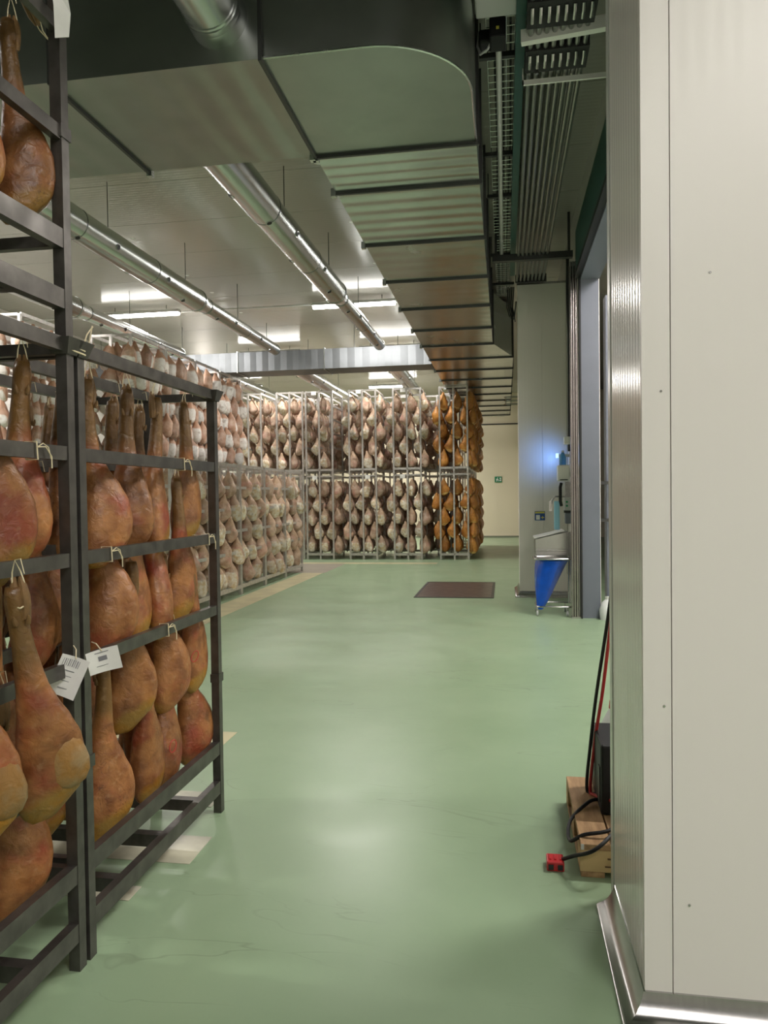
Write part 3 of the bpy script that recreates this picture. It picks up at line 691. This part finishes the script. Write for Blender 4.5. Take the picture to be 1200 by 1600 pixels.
for (src, yy, z) in ((rackA, .96, 1.645), (rackB, .78, 1.645), (rackB, .18, 1.31), (rackB, 1.03, 1.31), (rackB, .60, .97)):
    link('string_knot', knm, src, (0, yy, z))
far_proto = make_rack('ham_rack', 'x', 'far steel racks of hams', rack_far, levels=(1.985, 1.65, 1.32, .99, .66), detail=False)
FAR_Y = 17.0
FX = [-5.75, -4.72, -4.00, -2.955, -1.90, -.82]      # aisle-side corners of the far stacks, left to right
ORD = ['leftmost', 'second from the left', 'third from the left', 'third from the right', 'second from the right', 'rightmost']
used = [False]
def far_rack(label, loc, group):
    if not used[0]: used[0] = True; r = far_proto; r.location = loc; r['label'] = label; r['group'] = group; return r
    return place_rack(far_proto, label, loc, group)
for i, X in enumerate(FX):
    for tier in (0, 1):
        if tier == 0 and i < 1: pass
        far_rack('%s steel ham rack in the far row, %s stack' % (('lower', 'upper')[tier], ORD[i]), (X, FAR_Y, tier * RH), 'far steel racks of hams')
for d in (1, 2, 3):
    for tier in (0, 1): far_rack('%s steel rack of orange hams, place %s behind the rightmost front rack' % (('lower', 'upper')[tier], ('first', 'second', 'third')[d - 1]), (FX[5], FAR_Y + 1.22 * d, tier * RH), 'racks behind the rightmost stack')
for i in range(5):
    for tier in (0, 1):
        far_rack('%s steel rack set back, left of the %s far stack' % (('lower', 'upper')[tier], ORD[i + 1]), ((FX[i] + FX[i + 1]) / 2 + (.04 if i else 0), FAR_Y + 1.42, tier * RH), 'second row of far racks')
LX = -4.03
lys = [7.35 + 1.17 * k for k in range(6)]
for k, yy in enumerate(lys): far_rack('steel rack of pale hams in the left row, %s from the far end' % ('sixth', 'fifth', 'fourth', 'third', 'second', 'first')[k], (LX, yy, 0), 'left row of single height racks')
UX = -5.52
uys = [10.35 + 1.17 * k for k in range(4)]
for k, yy in enumerate(uys):
    for tier in (0, 1):
        far_rack('%s steel rack of lard-faced hams behind the left row, %s from the near end' % (('lower', 'upper')[tier], ('first', 'second', 'third', 'fourth')[k]), (UX, yy, tier * RH), 'stacked racks behind the left row')
for tier in (0, 1): far_rack('%s steel rack of hams seen through the leftmost near rack' % ('lower', 'upper')[tier], (-6.32, 8.9, tier * RH), 'stacked racks behind the left row')

# ------------------------------------------------------------------ hams
def lerp_tab(tab, t):
    for i in range(len(tab) - 1):
        if t <= tab[i + 1][0]:
            a, b = tab[i], tab[i + 1]; u = (t - a[0]) / (b[0] - a[0]); u = u * u * (3 - 2 * u) * .6 + u * .4
            return a[1] + (b[1] - a[1]) * u
    return tab[-1][1]
W_NEAR = [(0, .020), (.05, .027), (.14, .026), (.24, .029), (.34, .035), (.42, .041), (.50, .054), (.60, .075), (.70, .092), (.80, .100), (.88, .095), (.94, .078), (.98, .050), (1, .014)]
T_NEAR = [(0, .018), (.05, .024), (.14, .024), (.24, .027), (.34, .031), (.42, .036), (.50, .043), (.60, .053), (.70, .061), (.80, .064), (.88, .060), (.94, .050), (.98, .033), (1, .010)]
W_FAR = [(0, .022), (.08, .030), (.18, .052), (.30, .082), (.45, .106), (.60, .120), (.75, .120), (.87, .100), (.95, .066), (1, .014)]
T_FAR = [(0, .020), (.08, .028), (.18, .045), (.30, .066), (.45, .082), (.60, .092), (.75, .092), (.87, .076), (.95, .050), (1, .012)]
def ham_geo(L, WT, TT, rings, segs, lean, wob, seed, face_start=.55, rim=True, cut_side=1, skew=.05):
    rr = random.Random(seed); v = []; f = []; mk = []
    ph = [rr.uniform(0, 6.28) for _ in range(6)]
    for i in range(rings + 1):
        t = i / rings; t = t + .03 * math.sin(2 * PI * t) * .5
        w_, h_ = lerp_tab(WT, t), lerp_tab(TT, t)
        body = min(1, max(0, (t - .38) / .35)); cx = lean * body * body * (3 - 2 * body) - .012 * math.sin(t * 5 + ph[0]) * (1 - body)
        cy = .010 * math.sin(t * 6 + ph[1])
        for k in range(segs):
            a = 2 * PI * k / segs
            r = 1 + wob * (math.sin(2 * a + ph[2] + 3 * t) * .6 + math.sin(3 * a + ph[3] - 5 * t) * .4) * body + .02 * math.sin(18 * t + ph[4]) * (1 - body)
            # one side is the flatter cut side, the rump swells to the other
            yy = h_ * math.sin(a) * r
            if math.sin(a) * cut_side > 0: yy *= 1 - .30 * body
            xx = w_ * math.cos(a) * r * (1 + .12 * body * math.cos(a) * math.sin(PI * min(1, t)))
            v.append((cx + xx, cy + yy, -L * t + skew * L * math.cos(a) * body * min(1, w_ / .06)))
            fat = 0.0
            if rim: fat = max(fat, min(1, max(0, (t - .80) / .14)) * (.58 + .42 * math.cos(a - (PI / 2 * cut_side + .5))))
            if t > face_start: fat = max(fat, min(1, max(0, (math.sin(a + .25) * cut_side - .1) / .5)) * min(1, (t - face_start) / .15))
            mk.append((fat, 0, min(1, max(0, 1 - (t - .22) / .22)), 1))
    for i in range(rings):
        for k in range(segs): f.append((i * segs + k, i * segs + (k + 1) % segs, (i + 1) * segs + (k + 1) % segs, (i + 1) * segs + k))
    f.append(tuple(range(segs))); f.append(tuple(reversed([rings * segs + k for k in range(segs)])))
    return v, f, mk
def geo_mesh(name, v, f, mk, m):
    me = bpy.data.meshes.new(name); me.from_pydata(v, [], f); me.update()
    at = me.color_attributes.new('mask', 'FLOAT_COLOR', 'POINT')
    at.data.foreach_set('color', [c for q in mk for c in q])
    for p in me.polygons: p.use_smooth = True
    me.materials.append(m)
    import bmesh
    bm = bmesh.new(); bm.from_mesh(me); bmesh.ops.recalc_face_normals(bm, faces=bm.faces); bm.to_mesh(me); bm.free()
    return me
near_meshes = [geo_mesh('ham_body', *ham_geo(.67, W_NEAR, T_NEAR, 34, 22, ln, wb_, sd_, face_start=fs, cut_side=cs), ham_near)
               for ln, wb_, sd_, fs, cs in ((.030, .05, 1, 1.1, 1), (-.028, .06, 2, 1.1, 1), (.022, .05, 3, .80, -1), (.020, .06, 4, .84, -1), (.0, .04, 5, 1.1, -1))]
# trotter: two toes and two dew claws, at the top end
def trotter_mesh():
    b = MB()
    for s in (-1, 1):
        b.tube([(s * .008, .003, -.075), (s * .010, .003, -.04), (s * .011, .004, -.012), (s * .010, .007, .016), (s * .006, .009, .040)], [.015, .017, .016, .012, .003], 8)
        b.tube([(s * .014, -.014, -.085), (s * .018, -.021, -.070), (s * .018, -.025, -.060)], [.008, .006, .002], 7)
    return b.mesh('trotter', hoof_m, True)
tro_m = trotter_mesh()
def string_mesh(drop):
    b = MB(); p = [(0, -.020, -.055), (.02, 0, -.05), (0, .02, -.055), (-.02, 0, -.05), (0, -.020, -.055)]
    b.tube(p, .0022, 5)
    b.tube([(.006, .0, -.05), (.016, .004, .01), (.010, .005, drop - .01), (0, -.012, drop + .025), (-.010, 0, drop - .01), (-.014, .004, 0), (-.006, 0, -.05)], .0020, 5)
    b.tube([(0, -.01, drop + .024), (.015, -.03, drop + .03), (.02, -.035, drop - .01)], .0016, 4)
    return b.mesh('string', string_m)
str_m = string_mesh(.05)
NH = [0]
def near_ham(x, y, ztop, rot, var, label, sc=1.0, tilt=(0, 0), group='long-footed hams in the near racks', stamp=False):
    t = thing('ham', label, 'ham', (x, y, ztop), group); t.rotation_mode = 'ZYX'; t.rotation_euler = (tilt[0], tilt[1], rot); t.scale = (sc, sc, sc)
    bo = link('ham_body', near_meshes[var], t); link('trotter', tro_m, t, (0, 0, -.015)); link('string', str_m, t)
    if stamp:
        # red ink ring printed on the skin
        me = near_meshes[var]; ring = []
        segs = 22; i0, k0 = stamp
        pts = []
        for q in range(20):
            a = 2 * PI * q / 20; fi = i0 + 1.15 * math.sin(a); fk = k0 + 1.0 * math.cos(a)
            i = int(fi); k = int(fk); u, w_ = fi - i, fk - k
            g = lambda ii, kk: me.vertices[ii * segs + kk % segs].co
            p = (g(i, k) * (1 - u) + g(i + 1, k) * u) * (1 - w_) + (g(i, k + 1) * (1 - u) + g(i + 1, k + 1) * u) * w_
            c = Vector((p.x * .0, p.y * .0, p.z)); pts.append(p)
        MB().tube(pts + [pts[0]], .0022, 5).build('ink_stamp', stamp_m, t)
    return t
LV = {1: 'top', 2: 'second', 3: 'third', 4: 'bottom'}
PL = ['first', 'second', 'third', 'fourth', 'fifth', 'sixth']
# aisle side of the rack standing on open floor; y position, x, rotation, variant, scale
rowsB = {
 1: [(2.46, -1.48, .9, 0, 1.0), (2.71, -1.47, .45, 1, 1.0), (2.94, -1.47, 1.75, 4, .98), (3.20, -1.45, 1.3, 2, .94)],
 2: [(2.50, -1.46, .6, 0, 1.0), (2.73, -1.47, 1.6, 4, .98), (2.93, -1.48, 2.0, 1, 1.0), (3.13, -1.46, 1.2, 2, .96)],
 3: [(2.68, -1.46, .7, 4, 1.0), (2.95, -1.45, 1.1, 0, 1.0), (3.19, -1.44, 1.4, 2, .96), (3.27, -1.52, 1.9, 4, .93)],
 4: [(2.52, -1.50, .75, 4, 1.0), (2.78, -1.47, 1.4, 2, .97), (2.99, -1.46, 1.7, 1, .98), (3.22, -1.48, 1.0, 0, .97)],
}
for lv, items in rowsB.items():
    zt = LEVELS[lv - 1] - .055
    for i, (y, x, rot, var, sc) in enumerate(items):
        st = {(4, 2): (24, 14.5), (3, 2): (25, 14.5)}.get((lv, i), False)
        near_ham(x, y, zt, rot, var, 'long-footed ham on the aisle side, %s level, %s from the tagged post' % (LV[lv], PL[i]), sc, (random.uniform(-.03, .03), random.uniform(-.04, .04)), stamp=st)
    for bi, bx in enumerate((-1.68, -1.98)):
        for i in range(5):
            near_ham(bx + random.uniform(-.03, .03), 2.40 + .20 * i + random.uniform(-.03, .03), zt - random.uniform(0, .03), random.uniform(.6, 1.9), random.choice((0, 1, 4)),
                     'long-footed ham inside the open-floor rack, %s level, %s line, %s from the tagged post' % (LV[lv], ('second', 'third')[bi], PL[i]), random.uniform(.93, 1.0), (random.uniform(-.03, .03), random.uniform(-.04, .04)), group='hams inside the open-floor rack')
# leftmost rack, aisle side
A_items = [
 (1, -1.46, 2.06, .55, 1, .97, (0, 0), 'long-footed ham tied at the top of the leftmost lower rack'),
 (1, -1.43, 1.86, .7, 2, 1.0, (0, 0), 'yellow-edged ham at the left picture edge, top level'),
 (2, -1.55, 1.90, 1.2, 4, 1.0, (0, 0), 'ham at the left picture edge, second level behind the leaning ham'),
 (3, -1.285, 1.775, .60, 3, 1.0, (.14, 0), 'big ham leaning out over the rack front with a lard-covered end'),
 (3, -1.34, 1.62, .6, 3, 1.0, (.06, 0), 'ham cut by the left picture edge beside the big leaning ham'),
 (4, -1.51, 1.99, .7, 0, 1.0, (0, 0), 'lowest round-bottomed ham at the left edge'),
 (3, -1.54, 1.99, 1.4, 4, .97, (0, 0), 'slender-footed ham just behind the big leaning ham'),
 (2, -1.62, 2.04, 1.9, 1, .97, (0, 0), 'dark ham behind the post between the near racks'),
]
for (lv, x, y, rot, var, sc, tl, lab) in A_items:
    t = near_ham(x, y, LEVELS[lv - 1] - .06 + (.02 if lv == 3 else 0), rot, var, lab, sc, tl)
    if var == 3:      # hip end covered with lard, swelling out to the right
        b = MB(); n = 16; v = []; f = []
        for i in range(9):
            a = PI * i / 8
            for k in range(n):
                q = 2 * PI * k / n; w_ = 1 + .06 * math.sin(3 * q + 2 * a)
                v.append((.072 + .058 * math.sin(a) * math.cos(q) * w_, -.026 - .034 * math.cos(a), -.505 + .086 * math.sin(a) * math.sin(q) * w_))
        f = [(i * n + k, i * n + (k + 1) % n, (i + 1) * n + (k + 1) % n, (i + 1) * n + k) for i in range(8) for k in range(n)]
        link('lard_end', geo_mesh('lard_end', v, f, [(1.0, 0, 0, 1)] * len(v), ham_lard), t)
for lv in (1, 2, 3, 4):
    for bi, bx in enumerate((-1.72, -1.98)):
        for i in range(2):
            near_ham(bx + random.uniform(-.03, .03), 1.80 + .20 * i, LEVELS[lv - 1] - .07, random.uniform(.6, 1.9), random.choice((0, 1, 4)),
                     'long-footed ham deep inside the leftmost rack, %s level, %s line, %s post' % (LV[lv], ('second', 'third')[bi], ('away from the tagged', 'next to the tagged')[i]), random.uniform(.93, 1.0), group='hams inside the leftmost rack')
near_ham(-1.46, 2.05, RH + .97 - .02, .5, 2, 'ham hanging in the upper leftmost rack, wholly in view', .90)
near_ham(-1.47, 1.87, RH + .97 - .03, 1.1, 4, 'ham in the upper leftmost rack cut by the picture edge', .9)
near_ham(-1.44, 2.14, RH + 1.02, .4, 4, 'foot end of a ham at the top left picture corner', 1.0, (3.99, 0))

# tags on the posts
def paper_tag(name, label, loc, rot, w_, h_, lines):
    t = thing(name, label, 'tag', loc, 'paper tags'); t.rotation_euler = rot
    b = MB(); K = 5; v = []; f = []
    for j in range(2):
        for i in range(K + 1):
            u = i / K; v.append((w_ * (u - .5), .012 * math.sin(u * 3.1) + j * .001, 0)); v.append((w_ * (u - .5), .012 * math.sin(u * 3.1 + .6) + j * .001, -h_))
    n = 2 * (K + 1)
    for i in range(K):
        f.append((2 * i, 2 * i + 1, 2 * i + 3, 2 * i + 2)); f.append((n + 2 * i, n + 2 * i + 2, n + 2 * i + 3, n + 2 * i + 1))
    b.add(v, f).build('sheet', paper, t, smooth=True)
    b = MB()
    for (u0, u1, z0, z1) in lines:
        y0 = .012 * math.sin((u0 + u1) / 2 * 3.1 + .3) - .003
        b.box(w_ * (u0 - .5), y0, -h_ * z1, w_ * (u1 - .5), y0 + .0006, -h_ * z0)
    b.build('print', ink, t)
    b = MB().tube([(0, .0, -.004), (-.01, .02, .02), (-.02, .04, .025)], .002, 5).build('tie', string_m, t)
    return t
bars_ = [(.12 + .07 * k, .12 + .07 * k + (.03 if k % 2 else .018), .08, .26) for k in range(9)]
paper_tag('paper_tag', 'white paper tag with a barcode tilted on the dark rack post', (-1.315, 2.085, 1.01), (0, .42, .55), .085, .125, bars_ + [(.1, .9, .36, .38), (.1, .7, .5, .515), (.1, .8, .62, .635), (.3, .9, .8, .815)])
paper_tag('paper_tag', 'white paper tag folded to the right of the rack post', (-1.29, 2.185, 1.015), (0, -.2, .65), .10, .075, [(.2, .8, .12, .15), (.35, .62, .3, .5), (.25, .8, .7, .72)] )
fl = thing('paper_flag', 'white crumpled paper tied at the top of the leftmost post', 'tag', (-1.335, 2.06, 3.07)); fl.scale = (.8, .8, .8)
MB().add([(0, 0, 0), (.05, .01, .0), (.06, .03, -.12), (.045, .04, -.20), (.0, .02, -.21), (.01, .0, -.1), (0, .002, 0.001), (.05, .012, .001), (.06, .032, -.12), (.045, .042, -.20), (.0, .022, -.21), (.01, .002, -.1)],
    [(0, 1, 2, 5), (5, 2, 3, 4), (6, 11, 8, 7), (11, 10, 9, 8), (0, 6, 7, 1), (1, 7, 8, 2), (2, 8, 9, 3), (3, 9, 10, 4), (4, 10, 11, 5), (5, 11, 6, 0)]).build('sheet', paper, fl)
MB().tube([(0, 0, 0), (-.02, 0, .01), (-.04, .01, .0)], .002, 5).build('tie', string_m, fl)
kn = thing('string_tie', 'pale string wound round the two post heads between the near racks', 'string', (-1.365, 2.145, 1.965))
MB().tube([(-.05, -.02, 0), (.03, -.03, .005), (.035, .05, 0), (-.05, .05, .0), (-.05, -.02, .012), (.033, -.03, .018), (.034, .05, .012)], .003, 6).build('winding', string_m, kn)
MB().tube([(.03, .04, .01), (.03, .07, .07), (.04, .09, .10)], .0025, 5).build('loose_end', string_m, kn)
MB().tube([(.03, .05, .01), (.02, .10, .05), (.02, .12, .11)], .0025, 5).build('loose_end', string_m, kn)

# ---- small hams of the far racks
def far_meshes(m, fs, n=4):
    out = []
    for s in range(n):
        v, f, mk = ham_geo(.42, W_FAR, T_FAR, 13, 12, (.02, -.02, .012, -.015)[s], .07, 20 + s, face_start=fs, rim=True, cut_side=(1, 1, -1, 1)[s])
        nv = len(v)   # cord from the shank up to the bar
        for (dx, dy) in ((-.004, 0), (.003, .003), (.003, -.003)): v.append((dx, dy, .10)); mk.append((0, 0, 0, 1)); v.append((dx, dy, -.02)); mk.append((0, 0, 0, 1))
        f += [(nv, nv + 1, nv + 3, nv + 2), (nv + 2, nv + 3, nv + 5, nv + 4), (nv + 4, nv + 5, nv + 1, nv)]
        out.append(geo_mesh('small_ham', v, f, mk, m))
    return out
FM = {'pale': far_meshes(ham_pale, .34), 'white': far_meshes(ham_white, .32), 'orange': far_meshes(ham_orange, .80)}
STUFF = {'pale': [], 'white': [], 'orange': []}
KNAME = {'pale': 'pale_ham', 'white': 'lard_faced_ham', 'orange': 'orange_ham'}
def small_ham(kind, x, y, z, rot, label, group, sc=1.0):
    o = link(KNAME[kind], random.choice(FM[kind]), None, (x, y, z)); o.rotation_euler = (random.uniform(-.06, .06), random.uniform(-.08, .08), rot); o.scale = (sc, sc, sc)
    return tag(o, label, 'ham', group)
NTH = ['first', 'second', 'third', 'fourth', 'fifth', 'sixth', 'seventh', 'eighth', 'ninth', 'tenth']
ROWN = ['top', 'second', 'third', 'fourth', 'lowest']; COLN = ['left', 'middle', 'right']
FLV = (1.985, 1.65, 1.32, .99, .66)
def front_face(i, tier, kind, cols=(0, 1, 2)):
    """hams hanging at the aisle end of far stack i: three bars, five levels"""
    X = FX[i]; txt = '%s %s far rack' % (('lower', 'upper')[tier], ORD[i])
    for c in range(3):
        xb = X - RW + .019 + c * (RW / 2 - .019)
        for r in range(5):
            z = tier * RH + FLV[r] - .10; s = 1 if (r + c // 3) % 2 == 0 else -1
            if c in cols:
                small_ham(kind, xb + s * .075 + random.uniform(-.015, .015), FAR_Y + .13 + random.uniform(-.02, .03), z, random.uniform(-.5, .5) + (PI if random.random() < .7 else 0),
                      '%s ham, %s column, %s row, %s' % (('pale', 'orange')[kind == 'orange'], COLN[c], ROWN[r], txt), 'front hams of the far row', random.uniform(.9, 1.04))
                STUFF[kind].append((xb + s * .06, FAR_Y + .36, z - .02, random.uniform(-.4, .4), .92))
            for d in range(2 if c in cols else 0):
                STUFF[kind].append((xb + s * .05 + random.uniform(-.03, .03), FAR_Y + .60 + .26 * d, z - random.uniform(0, .04), random.uniform(0, 6.28), .92))
for i in range(6):
    for tier in (0, 1):
        if tier == 0 and i < 2: continue
        kind = 'orange' if i == 5 else 'pale'
        front_face(i, tier, kind, cols=(1,) if (i == 2 and tier == 1) else (0, 1, 2))
for i in range(5):
    for tier in (0, 1):
        for r in range(5):
            for c in range(5):
                for d in range(2): STUFF['pale'].append(((FX[i] + FX[i + 1]) / 2 - RW - .03 + .19 * c + random.uniform(-.03, .03), FAR_Y + 1.50 + .3 * d, tier * RH + FLV[r] - .10 - random.uniform(0, .05), random.uniform(0, 6.28), 1.05))
# side of the rightmost stack facing the aisle
for d in range(4):
    for tier in (0, 1):
        for r in range(5):
            for q in range(5):
                y = FAR_Y + 1.22 * d + .14 + .225 * q
                if d > 1:
                    STUFF['orange'].append((FX[5] + (.11 if (q + r) % 2 else .04), y, tier * RH + FLV[r] - .10, random.uniform(.7, 1.7), 1.0)); continue
                small_ham('orange', FX[5] + (.09 if (q + r) % 2 else .02) + random.uniform(-.02, .02), y, tier * RH + FLV[r] - .10, random.uniform(.7, 1.7),
                          'orange ham facing the aisle, %s rightmost stack, %s row, place %s from the front post' % (('lower', 'upper')[tier], ROWN[r], NTH[d * 5 + q]), 'orange hams on the aisle side', random.uniform(.92, 1.06))
# left row: aisle side
for k, yy in enumerate(lys):
    if k == 0: continue
    for r in range(5):
        for q in range(5):
            y = yy + .13 + .225 * q
            z = FLV[r] - .10
            small_ham('pale', LX - .10 + (.05 if (q + r) % 2 else -.05) + random.uniform(-.015, .015), y, z, (random.uniform(-2.9, -1.9) if random.random() < .6 else random.uniform(-.2, 1.2)), 'pale ham, %s row, %s place, left row rack %s from its far end' % (ROWN[r], NTH[q], ('sixth', 'fifth', 'fourth', 'third', 'second', 'first')[k]),
                      'left row hams', random.uniform(.92, 1.05))
            STUFF['pale'].append((LX - .36, y, z - .03, random.uniform(0, 6.28), 1.0))
    if k == 5:
        for r in range(5):
            for c in (1, 2): STUFF['pale'].append((LX - .02 - .33 * c, yy + RL - .1, FLV[r] - .1, random.uniform(0, 6.28), 1.0))
# stacked racks behind the left row, upper tier: hams with white lard faces turned to the aisle
for k, yy in enumerate(uys):
    for r in range(5):
        for q in range(5):
            y = yy + .13 + .225 * q; z = RH + FLV[r] - .09
            small_ham('white', UX + (.05 if (q + r) % 2 else -.02), y, z, -2.25 + random.uniform(-.3, .3), 'white lard-faced ham, %s row, %s place, %s upper rack behind the left row' % (ROWN[r], NTH[q], ('first', 'second', 'third', 'fourth')[k]), 'lard-faced hams above the left row', random.uniform(.92, 1.03))
            STUFF['white'].append((UX - .3, y, z, random.uniform(0, 6.28), 1.0))
for r in range(5):
    for c in range(3):
        STUFF['white'].append((UX - .04 - .31 * c, uys[0] + .04, RH + FLV[r] - .1, random.uniform(-.5, .5) + PI, 1.0))
        STUFF['white'].append((UX - .18 - .31 * c, uys[0] + .16, RH + FLV[r] - .13, random.uniform(-.5, .5) + PI, 1.0))
    for q in range(6):
        for tier in (0, 1):
            STUFF['white'].append((-6.32 + .03 * (q % 2), 8.95 + .19 * q, tier * RH + FLV[r] - .1, -1.2, 1.0))
            if q < 3: STUFF['white'].append((-6.34 - .31 * q, 8.93, tier * RH + FLV[r] - .1, PI, 1.0))
# what the single hams leave over, one mesh per kind
def stuff(kind, label):
    items = STUFF[kind]
    if not items: return
    V = []; F = []; K = []
    protos = [ham_geo(.42, W_FAR, T_FAR, 8, 8, (.02, -.02)[s], .05, 40 + s, face_start=.5, rim=True) for s in (0, 1)]
    for (x, y, z, r, sc) in items:
        v, f, mk = random.choice(protos); n = len(V); g = random.random(); c, s = math.cos(r) * sc, math.sin(r) * sc
        V += [(x + p[0] * c - p[1] * s, y + p[0] * s + p[1] * c, z + p[2] * sc) for p in v]
        F += [tuple(i + n for i in q) for q in f]; K += [(a, g, b, 1) for (a, _, b, _) in mk]
    me = geo_mesh('hanging_hams', V, F, K, {'pale': ham_pale, 'white': ham_white, 'orange': ham_orange}[kind])
    tag(link('hanging_hams', me), label, 'hams', kind='stuff')
stuff('pale', 'pale hams filling the depth of the far racks and left row')
stuff('white', 'lard-faced hams crowded deep in the stacked racks on the left')
stuff('orange', 'orange hams filling the depth of the rightmost far stack')
# white rack tickets
tk = MB().box(-.06, -.004, -.09, .06, 0, 0).mesh('ticket', paper)
tick = [(FX[2] - .45, 0), (FX[3] - .22, 0), (FX[4] - .45, 0), (FX[3] - .42, 1), (FX[4] - .42, 1), (FX[2] - .45, 1)]
for (xx, tier) in tick:
    i = min(range(6), key=lambda q: abs(FX[q] - .33 - xx))
    t = tag(link('rack_ticket', tk, None, (xx, FAR_Y - .012, tier * RH + 1.99)), 'white ticket clipped to the top of the %s %s far rack' % (('lower', 'upper')[tier], ORD[i]), 'ticket', 'rack tickets')
